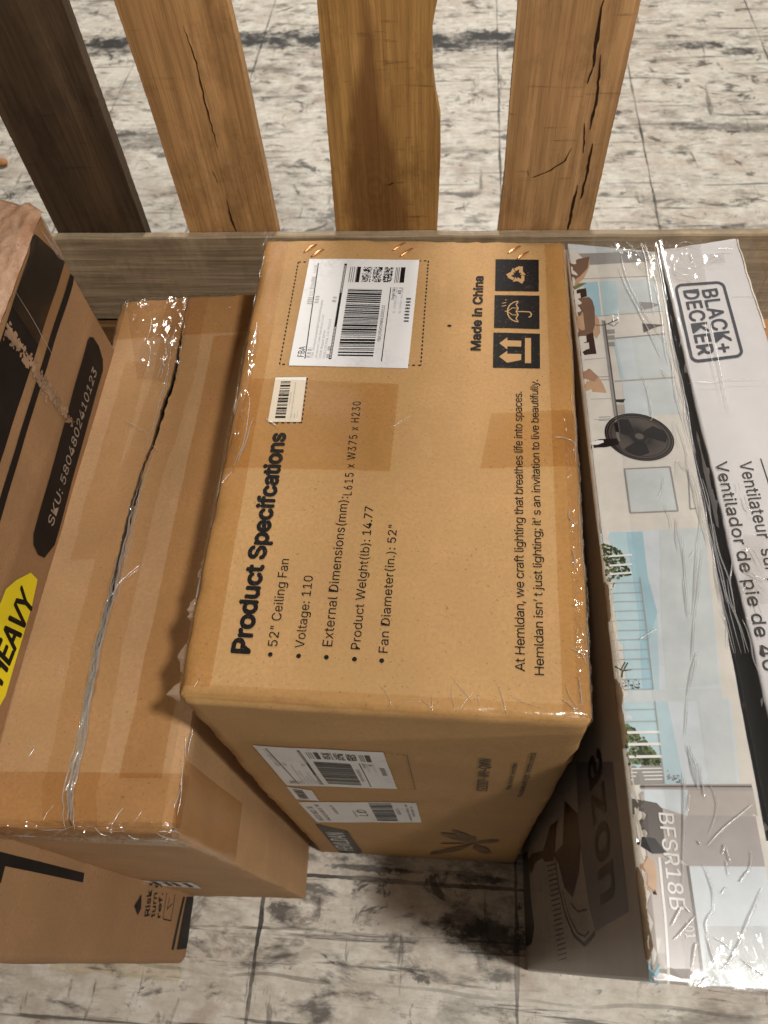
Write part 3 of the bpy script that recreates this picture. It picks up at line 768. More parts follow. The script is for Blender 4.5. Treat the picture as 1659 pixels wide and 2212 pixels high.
L.text("X0025ATQJNN", g(.36, .60), g(.66, .60), g(.36, .56), M_grey, 3, ab=True)
L.text("Hemldan 52\" white Ceiling Fan with Light Remote Control", g(.08, .70), g(.88, .70), g(.08, .655), M_grey, 3, ab=True)
L.text("New", g(.08, .80), g(.18, .80), g(.08, .755), M_grey, 3, ab=True)
L.emit("barcode_sticker", mt)
# staples
for a, b in (((612, 210), (728, 135)), ((670, 247), (785, 178)), ((1335, 193), (1450, 120)), ((1395, 240), (1515, 165))):
    pa, pb = mainc.inv('top', *r4(*a)), mainc.inv('top', *r4(*b)); V = []
    for t in [i / 8 for i in range(9)]:
        V.append(mainc.surf('top', pa[0] + (pb[0] - pa[0]) * t, pa[1] + (pb[1] - pa[1]) * t, .0022 * math.sin(math.pi * t) ** .4 - .0004))
    v, f = tube(V, .0014, 6); me = bpy.data.meshes.new("staple"); me.from_pydata(v, [], f); link("staple", me, mt, [M_copper])
for a, b in (((915, 185), (1020, 122)), ((980, 228), (1078, 165))):
    pa, pb = mainc.inv('top', *r5(*a)), mainc.inv('top', *r5(*b)); V = []
    for t in [i / 8 for i in range(9)]:
        V.append(mainc.surf('top', pa[0] + (pb[0] - pa[0]) * t, pa[1] + (pb[1] - pa[1]) * t, .0022 * math.sin(math.pi * t) ** .4 - .0004))
    v, f = tube(V, .0014, 6); me = bpy.data.meshes.new("staple"); me.from_pydata(v, [], f); link("staple", me, mt, [M_copper])
# tape: edge strips that fold over the sides, and the two cross pieces
Wd, Ld = mainc.W, mainc.L
def rect(a0, b0, a1_, b1, jag=0.): 
    return lambda u, v: (a0 + (a1_ - a0) * u + jag * noise.noise(Vector((v * 9, u * 3, a0 * 50))), b0 + (b1 - b0) * v)
T1 = Film(mainc, 'top'); T1.sheet(rect(-.028, .012, .030, Ld - .004, .001), 26, 70, .0010, .0006)
for seg in (((548, 905), (530, 960), (515, 1000)), ((541, 860), (533, 930), (520, 975), (505, 1010)), ((500, 1020), (480, 1045)), ((575, 905), (600, 925)), ((555, 700), (545, 770)), ((430, 1180), (420, 1240), (412, 1300)), ((445, 1100), (432, 1160)), ((470, 1010), (452, 1070))):
    T1.crease(seg, .0010, .0016)
T1.crumple(rect(-.008, .24, .016, .45), 26, 110, .0012, .0020, 110, 28, 3)
T1.scatter(rect(-.006, .02, .004, Ld), 8, (.01, .05), (-.1, .1), (.0003, .0007))
T1.emit("packing_tape", mt, M_tape)
T2 = Film(mainc, 'top'); T2.sheet(rect(Wd - .026, .004, Wd + .028, Ld - .003, .001), 26, 70, .0010, .0007)
T2.crumple(rect(Wd - .013, .005, Wd + .004, .33), 24, 200, .0014, .0018, 130, 110, 8)
T2.scatter(rect(Wd - .004, .0, Wd + .003, Ld), 14, (.02, .06), (-.05, .05), (.0004, .0008), .0012)
for sg in (q2((1405, 1080), (1480, 1130), (1500, 1180)), q2((1350, 1420), (1410, 1470), (1450, 1480)), r5((1250, 1520), (1330, 1530), (1410, 1560)), q2((1390, 180), (1400, 240), (1440, 280)), q2((1410, 440), (1430, 500), (1425, 560)), q2((1460, 1280), (1465, 1350), (1475, 1450))):
    T2.crease(sg, .0010, .0016)
T2.emit("packing_tape", mt, M_tape)
def pxtape(name, carton, face, quad, parent, mat=M_tape, jag=.0, sc=0, n=20, m=20):
    pr = Print(carton, face); g = pr.quadmap(quad); F_ = Film(carton, face)
    F_.sheet(g, n, m, .0014, .0003)
    if sc: F_.scatter(g, sc, (.01, .03), (-1.5, 1.5), (.0003, .0006))
    return F_.emit(name, parent, mat)
pxtape("packing_tape", mainc, 'top', [(543, 818), (862, 834), (843, 1022), (478, 1010)], mt, sc=3)
pxtape("packing_tape", mainc, 'top', r5((800, 1355), (1400, 1320), (1420, 1730), (720, 1755)), mt, sc=0)
pxtape("packing_tape", mainc, 'top', [(395, 1478), (1262, 1525), (1275, 1562), (392, 1510)], mt, mat=M_tapec, sc=14, n=60, m=8)
# loose tape tabs standing up at the far corners and tatters down the left edge
def tatter(parent, pts, mat, name="tape_tatter"):
    me = bpy.data.meshes.new(name); me.from_pydata(pts, [], [tuple(range(len(pts)))]); o = link(name, me, parent, [mat]); return o
FR_, FL_ = mainc.c[1][2], mainc.c[1][3]
tatter(mt, [FR_ + Vector((-.012, 0, 0)), FR_ + Vector((.004, .001, -.004)), FR_ + Vector((.003, .004, .010)), FR_ + Vector((-.010, .006, .024))], M_tapec)
tatter(mt, [FL_ + Vector((-.004, -.02, -.004)), FL_ + Vector((.014, .001, 0)), FL_ + Vector((.010, .004, .012)), FL_ + Vector((.002, .004, .014))], M_tapec)
M_flap = plain("peeled_paper_edge", (.40, .27, .18), .6, .5, var=.2, bump=.3)
for (b0, b1, w) in ((.075, .105, .010), (.025, .060, .012), (.11, .15, .006), (.0, .02, .014), (.16, .22, .004)):
    k = 8; V = []; 
    for i in range(k + 1):
        b = b0 + (b1 - b0) * i / k; P0 = mainc.surf('top', -.004, b, .0005); ww = w * math.sin(math.pi * (i + .4) / (k + .8)) * random.uniform(.6, 1.1)
        V += [P0, P0 + Vector((-ww, 0, -.004 - ww * .3))]
    Fc = [(2 * i, 2 * i + 1, 2 * i + 3, 2 * i + 2) for i in range(k)]
    me = bpy.data.meshes.new("torn_edge"); me.from_pydata(V, [], Fc); link("torn_edge", me, mt, [M_flap])
# front face: labels, logo block, plant drawing, faint printing
ship_label(mainc, 'front', q3((185, 157), (1190, 200), (1297, 487), (450, 460)), "shipping_label", mt, soft=True)["label"] = "dim shipping label on the front side"
L = Print(mainc, 'front', .0008); qd = q3((445, 470), (640, 500), (697, 583), (520, 567)); L.poly(qd, M_label, 1)
g = L.quadmap([qd[3], qd[0], qd[1], qd[2]]); barcode(L, g, .1, .2, .9, .6, M_inkfade, 3, 24, 'u', random.Random(4)); L.emit("barcode_sticker", mt)
L = Print(mainc, 'front', .0008); qd = q3((535, 590), (1440, 603), (1483, 757), (680, 755)); L.poly(qd, M_label, 1)
g = L.quadmap([qd[3], qd[0], qd[1], qd[2]]); barcode(L, g, .08, .60, .95, .79, M_inkfade, 3, 40, 'u', random.Random(8))
for v, u0, u1, h in ((.09, .1, .8, .05), (.16, .1, .9, .035), (.28, .45, .85, .03), (.44, .3, .6, .02), (.84, .4, .7, .03), (.92, .1, .9, .02), (.96, .3, .8, .02)):
    L.text("6N2QS 0801 TR", g(u0, v), g(u1, v), g(u0, v - h), M_inkfade, 3, ab=True)
L.text("LD", g(.35, .54), g(.65, .54), g(.35, .46), M_inkfade, 3, ab=True)
L.emit("parcel_label", mt)
L = Print(mainc, 'front', .0008); L.poly(q3((665, 765), (915, 822), (1030, 985), (985, 1010), (870, 1010)), M_inkfade, 1)
L.text("HEMLDAN", q3(965, 975), q3(880, 835), q3(850, 975), M_pgrey, 2, .01)
L.emit("logo_block", mt); L = Print(mainc, 'front', .0008)
fan0 = q4(520, 915)
for (x, y, w) in ((270, 830, 60), (350, 810, 30), (420, 830, 26), (470, 850, 22), (520, 860, 20), (710, 890, 55), (620, 990, 60), (180, 1000, 60), (250, 910, 20)):
    a = Vector((*mainc.inv('front', *fan0), 0)); b = Vector((*mainc.inv('front', *q4(x, y)), 0)); d = b - a; n = Vector((-d.y, d.x, 0)).normalized() * w * .00022
    L.ab([tuple(p[:2]) for p in (a, a + d * .45 + n, a + d * .85 + n * .8, b, a + d * .85 - n * .8, a + d * .45 - n)], M_inksoft, 1)
L.emit("plant_drawing", mt); L = Print(mainc, 'front', .0008)
L.text("S22009-WH-QMW", q4(620, 505), q4(655, 250), q4(540, 505), M_inkfade, 1, .012)
L.text("Dark Walnut, wooden", q4(800, 490), q4(855, 285), q4(765, 490), M_inkfade, 1, .008)
L.text("Five blades with light, remote control", q4(890, 548), q4(1000, 205), q4(850, 548), M_inkfade, 1, .008)
L.emit("model_text", mt); L = Print(mainc, 'front', .0008)
dashed(L, q3((1190, 205), (1370, 220), (1435, 485), (1300, 487)), .0035, .003, .0014, M_inkfade)
L.emit("dashed_label_frame", mt)


# ================================================================== LEFT CARTON (taped seam)
leftc = Carton([(-.449, .103, 0), (-.222, .112, 0), (-.262, .87, 0), (-.478, .86, 0)],
               [(-.452, .095, .736), (-.251, .103, .738), (-.276, .862, .738), (-.494, .838, .738)], r=.006, amp=.0028, freq=3.2, seed=9, crush=.0032)
lt = empty("shipping_carton", (-.36, .48, 0), "plain brown carton with a split, taped top seam, left of the printed carton", "cardboard box")
leftc.body("body", M_left, lt, skip_top=True)
seam = [(413, 626), (408, 655), (396, 704), (389, 745), (380, 800), (372, 835), (360, 863), (345, 915), (331, 962), (311, 1012), (291, 1084), (275, 1150), (261, 1207), (245, 1273), (225, 1356), (212, 1405), (198, 1491), (185, 1557), (179, 1604), (165, 1660), (154, 1700), (152, 1745), (154, 1790)]
wid = [1, 1, 2, 9, 12, 13, 15, 13, 11, 8, 16, 15, 14, 14, 13, 11, 12, 12, 8, 7, 6, 5, 4]
SL = [leftc.inv('top', x, y) for x, y in seam]
SL = sorted([(a, b, w * .00044) for (a, b), w in zip(SL, wid)], key=lambda t: -t[1])
dense = []
for p, q in zip(SL, SL[1:]):
    n = max(1, int((p[1] - q[1]) / .006))
    for i in range(n):
        t = i / n; dense.append((p[0] + (q[0] - p[0]) * t + random.uniform(-.0007, .0007), p[1] + (q[1] - p[1]) * t, max(.0006, (p[2] + (q[2] - p[2]) * t) + random.uniform(-.0008, .0008))))
dense.append(SL[-1])
def flap(side):
    bm = bmesh.new(); rows = []
    W_ = leftc.W; n = 12
    D = [(dense[0][0], leftc.L + .0005, dense[0][2])] + dense + [(dense[-1][0], -.0005, dense[-1][2])]
    for a, b, w in D:
        b = min(max(b, .0), leftc.L)
        e0, e1 = (.0005, a - w / 2) if side < 0 else (W_ - .0005, a + w / 2)
        row = []
        for i in range(n + 1):
            t = i / n; x = e0 + (e1 - e0) * t
            lift = .0015 + (.0035 * max(0, t - .6) if side > 0 else .004 * max(0, t - .7))
            row.append((leftc.surf('top', x, min(max(b, .0055), leftc.L - .0055), lift), leftc.surf('top', x, min(max(b, .0055), leftc.L - .0055), lift - .0042)))
        rows.append([(bm.verts.new(p), bm.verts.new(q)) for p, q in row])
    for r0, r1 in zip(rows, rows[1:]):
        for i in range(n):
            bm.faces.new((r0[i][0], r0[i + 1][0], r1[i + 1][0], r1[i][0])); bm.faces.new((r0[i][1], r1[i][1], r1[i + 1][1], r0[i + 1][1]))
        for i in (0, n):
            f = bm.faces.new((r0[i][0], r1[i][0], r1[i][1], r0[i][1])); f.material_index = 1
    for r0 in (rows[0], rows[-1]):
        for i in range(n): f = bm.faces.new((r0[i][0], r0[i][1], r0[i + 1][1], r0[i + 1][0])); f.material_index = 1
    bmesh.ops.recalc_face_normals(bm, faces=bm.faces[:])
    me = bpy.data.meshes.new("flap"); bm.to_mesh(me); bm.free()
    return link("flap", me, lt, [M_left, M_fluted])
M_fluted = plain("fluted_board_edge", (.20, .14, .09), .9, .2, var=.5, bump=.6)
flap(-1); flap(1)
class Lift:                                            # same surface, seen as a raised face for film over the flaps
    def __init__(s, c, up): s.c = c; s.up = up; s.W, s.L, s.H = c.W, c.L, c.H
    def surf(s, f, a, b, off=0, flat=False): return s.c.surf(f, a, b, off + s.up)
    def inv(s, *a): return s.c.inv(*a)
ll = Lift(leftc, .0030)
LW, LL = leftc.W, leftc.L
T = Film(ll, 'top'); 
def seamstrip(u, v):
    k = v * (len(dense) - 1); i = int(min(k, len(dense) - 2)); t = k - i
    a = dense[i][0] * (1 - t) + dense[i + 1][0] * t; b = dense[i][1] * (1 - t) + dense[i + 1][1] * t
    return (a + (u - .5) * .058, b)
T.sheet(seamstrip, 16, 110, .0008, .0009, 70)
def seamfilm(v0, v1, c, w):
    return lambda u, v: (lambda q: (q[0] + c + (u - .5) * w, q[1]))(seamstrip(.5, v0 + (v1 - v0) * v))
T.crumple(seamfilm(.40, .66, .002, .010), 16, 200, .0014, .0016, 190, 22, 11)
T.crumple(seamfilm(.62, .84, .001, .013), 18, 200, .0016, .0022, 170, 16, 12)
T.crumple(seamfilm(.80, 1., .001, .012), 16, 180, .0016, .0030, 150, 9, 15)
def along(v0, v1, du, rad, off=.0016, k=14, j=.0012):
    T.crease([seamstrip(.5 + du + random.uniform(-.015, .015), v0 + (v1 - v0) * i / k) for i in range(k + 1)], rad, off, 3, j, px=False)
for v0, v1, du, rd in ((.52, .70, .05, .0018), (.66, .84, .00, .0024), (.80, .99, -.02, .0030), (.42, .62, .12, .0014), (.45, .66, .03, .0010), (.60, .80, .08, .0016), (.62, .84, -.04, .0011), (.70, .90, .06, .0020), (.78, .99, .03, .0026), (.74, .93, -.06, .0010), (.86, 1., .08, .0014), (.10, .30, -.16, .0008), (.12, .24, -.30, .0008), (.22, .40, -.12, .0008), (.56, .70, .16, .0010), (.88, 1., -.10, .0010)):
    along(v0, v1, du, rd)
T.crease([(245, 1290), (262, 1262), (277, 1250)], .0014, .0018); T.crease([(277, 1248), (300, 1228), (314, 1222)], .0007); T.crease([(279, 1252), (303, 1232)], .0006)
for sgm in (r3((940, 600), (985, 520), (995, 430)), r3((970, 770), (985, 640), (970, 560)), r3((1020, 840), (1060, 740), (1080, 690)), r3((1100, 650), (1130, 560), (1140, 520)), r3((1040, 490), (1100, 472), (1190, 478)), r3((1000, 560), (1040, 535), (1080, 560)), r3((1095, 250), (1130, 232)), r3((1080, 260), (1110, 240)), r3((820, 350), (850, 280)), r3((830, 380), (845, 310)), r3((905, 325), (908, 360)), r3((945, 350), (980, 340)), r3((1090, 290), (1140, 310)), r3((1050, 860), (1100, 840)), r3((1250, 410), (1265, 430)), r3((1000, 1260), (1040, 1300)), r3((820, 1090), (890, 1140), (970, 1180)), r8((425, 720), (428, 790)), r8((190, 1240), (230, 1235)), r8((200, 1300), (240, 1250))):
    T.crease(sgm, random.uniform(.0006, .0011))
T.emit("packing_tape", lt, M_tapec)
def ltape(g, n, m, sc=0, mat=M_tape, an=(-1.5, 1.5)):
    F_ = Film(ll, 'top'); F_.sheet(g, n, m, .0004, .0005)
    if sc: F_.scatter(g, sc // 4, (.006, .02), an, (.0003, .0007))
    return F_.emit("packing_tape", lt, mat)
ltape(rect(-.02, LL - .085, LW + .01, LL + .02, .001), 40, 16, 24)
ltape(rect(LW - .062, .05, LW - .018, LL - .09, .002), 10, 60, 0)
ltape(rect(-.02, -.045, LW + .012, .055, .001), 50, 26, 26)
ltape(rect(.030, .30, .062, .62, .002), 10, 30, 2, M_tapec)
gl_ = Film(ll, 'top'); P4 = [leftc.inv('top', *p) for p in r3((820, 250), (1270, 235), (1160, 860), (900, 820))]
gl_.crumple(lambda u, v: ((P4[0][0] * (1 - u) + P4[1][0] * u) * (1 - v) + (P4[3][0] * (1 - u) + P4[2][0] * u) * v, (P4[0][1] * (1 - u) + P4[1][1] * u) * (1 - v) + (P4[3][1] * (1 - u) + P4[2][1] * u) * v), 90, 140, .0016, .0020, 55, 32, 4)
gl_.emit("tape_wrinkles", lt, M_tapec)
edge = Film(ll, 'top')
edge.crumple(rect(-.004, -.012, LW + .002, .010), 220, 26, .0012, .0026, 80, 120, 6)
for i in range(14):
    a = random.uniform(.0, LW); L_ = random.uniform(.006, .03); w = random.choice((0, 0, .4, -.5, 1.2))
    b = random.uniform(-.008, .006)
    edge.crease([(a, b), (a + L_ * math.cos(w) * .5, b + L_ * math.sin(w) * .5), (a + L_ * math.cos(w), b + L_ * math.sin(w) * .8)], random.uniform(.0004, .0010), .0012, 3, .0006, px=False)
for i in range(6):
    b = random.uniform(.0, .10); edge.crease([(LW + random.uniform(-.004, .002), b), (LW + random.uniform(-.003, .002), b + random.uniform(.01, .03))], random.uniform(.0005, .0011), .0012, 4, .0006, px=False)
edge.emit("tape_wrinkles", lt, M_tapec)
pxtape("packing_tape", leftc, 'right', [(372, 1810), (505, 1870), (520, 1735), (395, 1640)], lt)
L = Print(leftc, 'front', .0008)
for q in ([(302, 1901), (415, 1906), (435, 1920), (320, 1912)],): L.poly(q, M_label, 1)
gq = L.quadmap([(302, 1901), (415, 1906), (435, 1920), (320, 1912)])
for a in (.18, .40, .55, .78): L.qrect(gq, a, .1, a + .10, .9, M_inkfade, 2)
L.emit("barcode_sticker", lt)

# ================================================================== FAR LEFT CARTON (black print)
skuc = Carton([(-.85, -.02, 0), (-.421, .0, 0), (-.462, .75, 0), (-.87, .75, 0)],
              [(-.85, -.03, .935), (-.446, -.02, .940), (-.486, .742, .970), (-.87, .74, .970)], r=.012, amp=.003, freq=3, seed=14)
st = empty("shipping_carton", (-.66, .37, 0), "tall brown carton with big black print and a yellow heavy sticker, at the far left", "cardboard box")
skuc.body("body", M_sku, st, step=.03)
L = Print(skuc, 'right')
M_blk = plain("black_flexo_print", (.012, .009, .008), .6, .2, var=.3)
L.poly([(64, 549)] + [(70, 500)] + c5((715, 900)) + [(142, 566), (0, 1005), (-100, 1310), (-240, 1300), (0, 743)], M_blk, 1)
L.emit("black_panel_print", st); L = Print(skuc, 'right')
L.poly(c5((772, 1040), (815, 1010), (822, 1080)) + [(0, 1126), (-90, 1420), (-90, 1370), (0, 1078)], M_blk, 1)
L.emit("stripe_print", st); L = Print(skuc, 'right')
L.poly(r3((575, 560), (590, 541), (612, 545), (645, 600), (668, 690), (668, 760), (560, 1150), (350, 1900), (285, 1985), (245, 1965), (215, 1900), (215, 1830)), M_blk, 1)
M_silver = plain("worn_grey_print", (.30, .24, .19), .5, .4, var=.25)
L.text("SKU: 5804802410123", c7(498, 430), r3(628, 775), c7(435, 430), M_silver, 3, .006, 1.02)
# scuffed strip where tape pulled the print away
L.emit("stock_number_print", st); L = Print(skuc, 'right')
rs = random.Random(2); M_scuff = plain("scuffed_print", (.30, .19, .115), .8, .2, var=.5, bump=.5)
for i in range(330):
    t = rs.random(); x = 40 + 430 * t + rs.gauss(0, 14); y = 470 + 650 * t + rs.gauss(0, 26 - 10 * t); k = rs.uniform(3, 15) * (1.25 - .5 * t)
    L.poly([r3(x + k * math.cos(w + rs.uniform(-.4, .4)) * rs.uniform(.4, 1.1), y + 1.7 * k * math.sin(w) * rs.uniform(.4, 1.1)) for w in (0, 1.1, 2.2, 3.1, 4.2, 5.2)], M_scuff, 3 + i % 3, .012)
L.emit("scuff", st); L = Print(skuc, 'right')
L.poly(q6((0, 420), (545, 560), (535, 622), (35, 515), (5, 625), (-120, 600), (-120, 400)), M_blk, 1)
L.emit("black_panel_print", st); L = Print(skuc, 'right')
L.poly(q6((1212, 715), (1300, 715), (1235, 1050), (1150, 1062)), M_blk, 1)
L.poly(q6((1190, 715), (1202, 715), (1130, 1062), (1115, 1062)), M_blk, 1)
L.emit("stripe_print", st); L = Print(skuc, 'right')
L.poly(q6((872, 775), (920, 698), (918, 790), (895, 838)), M_blk, 1)
L.text("Risk of", q6(968, 838), q6(1002, 560), q6(940, 838), M_blk, 1, .014)
L.text("turn over", q6(1003, 848), q6(1050, 480), q6(978, 848), M_blk, 1, .012)
L.text("ref. to", q6(1040, 850), q6(1075, 560), q6(1018, 850), M_blk, 1, .012)
L.path(q6((1140, 700), (1112, 872), (1058, 860), (1085, 690)), .0018, M_blk, 1)
L.path(q6((1120, 760), (1085, 800), (1105, 720)), .0015, M_blk, 1)
L.emit("warning_print", st)
# heavy sticker
L = Print(skuc, 'right', .0012)
L.poly(c7((0, 1160), (50, 1030), (150, 945), (290, 872), (352, 940), (300, 1180), (50, 2060), (-200, 2500), (-420, 2400), (-330, 1900)), M_yellow, 1)
L.text("HEAVY", c7(10, 1960), c7(318, 1150), c7(-125, 1820), M_ink, 3, .030, .96)
L.emit("heavy_sticker", st)
fw = Film(skuc, 'right'); gq = Print(skuc, 'right').quadmap([(87, 473), (150, 570), (165, 1000), (60, 745)])
fw.sheet(lambda u, v: (skuc.L - .15 + u * .15, skuc.H - .09 + v * .13), 24, 20, .0012, .0012)
fw.crease(c5((130, 1180), (330, 1480), (470, 1750), (570, 1920)), .0007)
for s_ in (((440, 560), (560, 720), (700, 900)), ((450, 480), (590, 680), (712, 880)), ((480, 470), (640, 720)), ((460, 600), (620, 830), (690, 890))): fw.crease(c5(*s_), .0011)
fw.emit("packing_tape", st, M_tapec)
# crumpled tape mass on the top of this carton
bm = bmesh.new(); n, m = 110, 120; vv = []
for j in range(m + 1):
    for i in range(n + 1):
        x = skuc.W - .20 + .2015 * i / n; y = skuc.L - .28 + .283 * j / m
        p = skuc.surf('top', x, y, .002 + .014 * max(0, noise.noise(Vector((x * 26, y * 11, 2))) + .15) * min(1, (skuc.W - x) * 40 + .1) + .0022 * noise.noise(Vector((x * 120, y * 60, 0))) + .0035 * (1 - 2 * abs(noise.noise(Vector((x * 62 + 2 * noise.noise(Vector((x * 9, y * 9, 3))), y * 9, 7))))))
        vv.append(bm.verts.new(p))
for j in range(m):
    for i in range(n): k = j * (n + 1) + i; bm.faces.new((vv[k], vv[k + 1], vv[k + n + 2], vv[k + n + 1])).smooth = True
me = bpy.data.meshes.new("crumpled_tape"); bm.to_mesh(me); bm.free()
kk = NT("crumpled_brown_tape"); co_ = kk.coord()
kk.l(kk.mix(kk.ramp(kk.noise(kk.coord(scale=(3, 1, 1)), 14, 6, .7), [(.35, 0.), (.65, 1.)]), (.36, .18, .09), (.56, .36, .24)), kk.b.inputs['Base Color'])
kk.b.inputs['Roughness'].default_value = .3; kk.bump(kk.noise(co_, 70, 6, .7, 1.5), .8, .004)
link("crumpled_tape", me, st, [kk.m])
# flattened tape skirt at its foot
V = []; n = 30
for i in range(n + 1):
    x = -.66 + .235 * i / n; V += [Vector((x, .012, .02)), Vector((x, -.012 + .006 * noise.noise(Vector((x * 30, 0, 0))), .004)), Vector((x, -.028 + .010 * noise.noise(Vector((x * 22, 4, 0))), .0035))]
me = bpy.data.meshes.new("tape_skirt"); me.from_pydata(V, [], [(3 * i + k, 3 * i + 3 + k, 3 * i + 4 + k, 3 * i + 1 + k) for i in range(n) for k in (0, 1)])
link("tape_skirt", me, st, [M_tapec])

# ================================================================== RETAIL FAN CARTON WITH PRINTED ROOM PICTURE
ZA = .850
fanc = Carton([(.166, .030, 0), (.290, .030, 0), (.300, .83, 0), (.160, .83, 0)],
              [(.1605, .012, ZA), (.2610, .012, ZA), (.2615, .817, ZA), (.1485, .832, ZA)], r=.004, amp=.0002, freq=3, seed=21, crush=.0008)
ft = empty("retail_carton", (.21, .42, 0), "retail carton printed with a room picture and a black fan, BFSR18B-01, right of the centre", "cardboard box")
fanc.body("body", M_white, ft)
V = [Vector(p) for p in ((.2560, .0125, ZA - .001), (.302, .0125, ZA - .002), (.300, .112, ZA - .002), (.2560, .113, ZA - .001))]
V += [p - Vector((0, 0, .004)) for p in V]
me = bpy.data.meshes.new("flap"); me.from_pydata(V, [], [(0, 1, 2, 3), (7, 6, 5, 4), (0, 4, 5, 1), (1, 5, 6, 2), (2, 6, 7, 3), (3, 7, 4, 0)]); link("flap", me, ft, [M_white])
def col(r, g, b, k=.84): c = lin((r, g, b)); return tuple(v * k for v in c)
_pm = {}
def pm(name, rgb):
    if name not in _pm: _pm[name] = plain("picture_" + name, col(*rgb), .30, .45, var=.09)
    return _pm[name]
base_, blue, blue2, pale, sky2 = pm("cream", (214, 208, 198)), pm("light_blue", (182, 205, 211)), pm("mid_blue", (163, 195, 206)), pm("pale_grey_blue", (200, 206, 206)), pm("sky_white", (205, 212, 216))
brn, dbrn, tan, grn, dgr, gry, lgr, blk = pm("brown", (120, 92, 76)), pm("dark_brown", (62, 44, 36)), pm("tan", (190, 155, 125)), pm("leaf_green", (112, 122, 82)), pm("dark_green", (58, 68, 46)), pm("grey", (150, 146, 142)), pm("warm_grey", (178, 168, 160)), pm("fan_black", (30, 24, 24))
lnc, mg, dlg = pm("line_grey", (165, 168, 165)), pm("mauve_grey", (165, 156, 152)), pm("dark_grey", (95, 88, 82))
wht = pm("picture_white", (228, 224, 220))
A = Print(fanc, 'top', .0005)
A.ab([(.002, .002), (fanc.W - .002, .002), (fanc.W - .002, fanc.L - .002), (.002, fanc.L - .002)], base_, 0, .02)
A.poly(r6((165, 115), (800, 100), (800, 172), (170, 180)), sky2, 1)
A.poly(r6((240, 190), (770, 175), (820, 245), (330, 275)), gry, 1)
A.poly(r6((270, 410), (385, 400), (410, 655), (350, 655)), blue2, 1); A.poly(r6((400, 398), (810, 380), (872, 610), (430, 645)), pale, 1); A.poly(r6((400, 398), (520, 393), (545, 640), (430, 645)), blue, 2)
A.path(r6((165, 385), (830, 355)), .0015, lnc, 2); A.path(r6((360, 660), (875, 620)), .0012, lnc, 2); A.path(r6((390, 400), (418, 650)), .0012, wht, 3)
A.poly(r6((174, 245), (325, 213), (310, 300), (255, 360), (190, 400)), brn, 3); A.poly(r6((325, 213), (325, 290), (280, 380), (200, 450), (190, 400), (255, 360), (310, 300)), tan, 3)
A.poly(r6((200, 430), (250, 412), (305, 408), (260, 438), (215, 458)), grn, 3)
A.poly(r6((200, 465), (298, 450), (305, 512), (262, 520), (255, 485), (202, 490)), dbrn, 4)
A.poly(r6((205, 530), (262, 520), (320, 515), (345, 540), (362, 600), (365, 720), (350, 780), (300, 805), (245, 805)), brn, 3)
A.poly(r6((215, 630), (275, 630), (290, 760), (240, 770)), tan, 4)
A.poly(r6((362, 640), (395, 680), (405, 780), (375, 830), (350, 790), (366, 720)), tan, 2)
A.poly(r6((245, 860), (305, 850), (300, 800), (350, 780), (376, 940), (250, 950), (250, 912), (325, 902), (320, 855)), dbrn, 4)
A.poly(r6((260, 1025), (330, 1055), (390, 1110), (425, 1165), (452, 1230), (290, 1222)), tan, 3); A.poly(r6((260, 1025), (330, 1055), (390, 1110), (360, 1150), (285, 1120)), pm("rose_brown", (165, 128, 105)), 4)
A.poly(r6((505, 830), (890, 795), (945, 1100), (560, 1140)), pale, 1); A.poly(r6((505, 835), (640, 822), (690, 1128), (560, 1140)), sky2, 2); A.poly(r6((500, 835), (520, 833), (585, 1138), (565, 1140)), blue, 3)
A.poly(r6((568, 1155), (950, 1125), (1010, 1385), (780, 1400), (590, 1400)), pale, 1); A.poly(r6((568, 1155), (690, 1145), (770, 1395), (592, 1400)), sky2, 2)
A.path(r6((500, 825), (890, 790)), .002, gry, 2); A.path(r6((510, 1145), (960, 1115)), .0022, lnc, 2); A.path(r6((270, 1280), (520, 1272)), .0008, lnc, 2); A.path(r6((310, 1435), (540, 1420)), .0008, lnc, 2); A.path(r6((260, 985), (450, 970)), .0008, lnc, 2)
for y in (1112, 1135, 1413, 1437): A.path(r6((395, y), (480, y - 3)), .0009, gry, 3)
A.path(r6((428, 690), (470, 1000), (545, 1590)), .0042, gry, 4); A.path(r6((436, 700), (478, 1000), (556, 1585)), .0014, dlg, 5)
A.path(r6((370, 728), (440, 725), (500, 700), (535, 685)), .0012, dlg, 5); A.path(r6((460, 715), (505, 735), (540, 705)), .0008, dlg, 5); A.path(r6((490, 705), (500, 680)), .0008, dlg, 5)
for y in (760, 805, 855): A.poly(r6((450, y), (510, y - 4), (515, y + 28), (455, y + 32)), gry, 4)
A.poly(r6((515, 1282), (592, 1278), (575, 1305), (520, 1300)), blk, 4); A.poly(r6((522, 1320), (585, 1318), (590, 1385), (530, 1390)), lgr, 4)
A.poly(r6((695, 553), (780, 556), (845, 572), (780, 600), (712, 612)), gry, 4); A.poly(r6((718, 713), (800, 718), (882, 724), (800, 748), (730, 782)), dlg, 4)
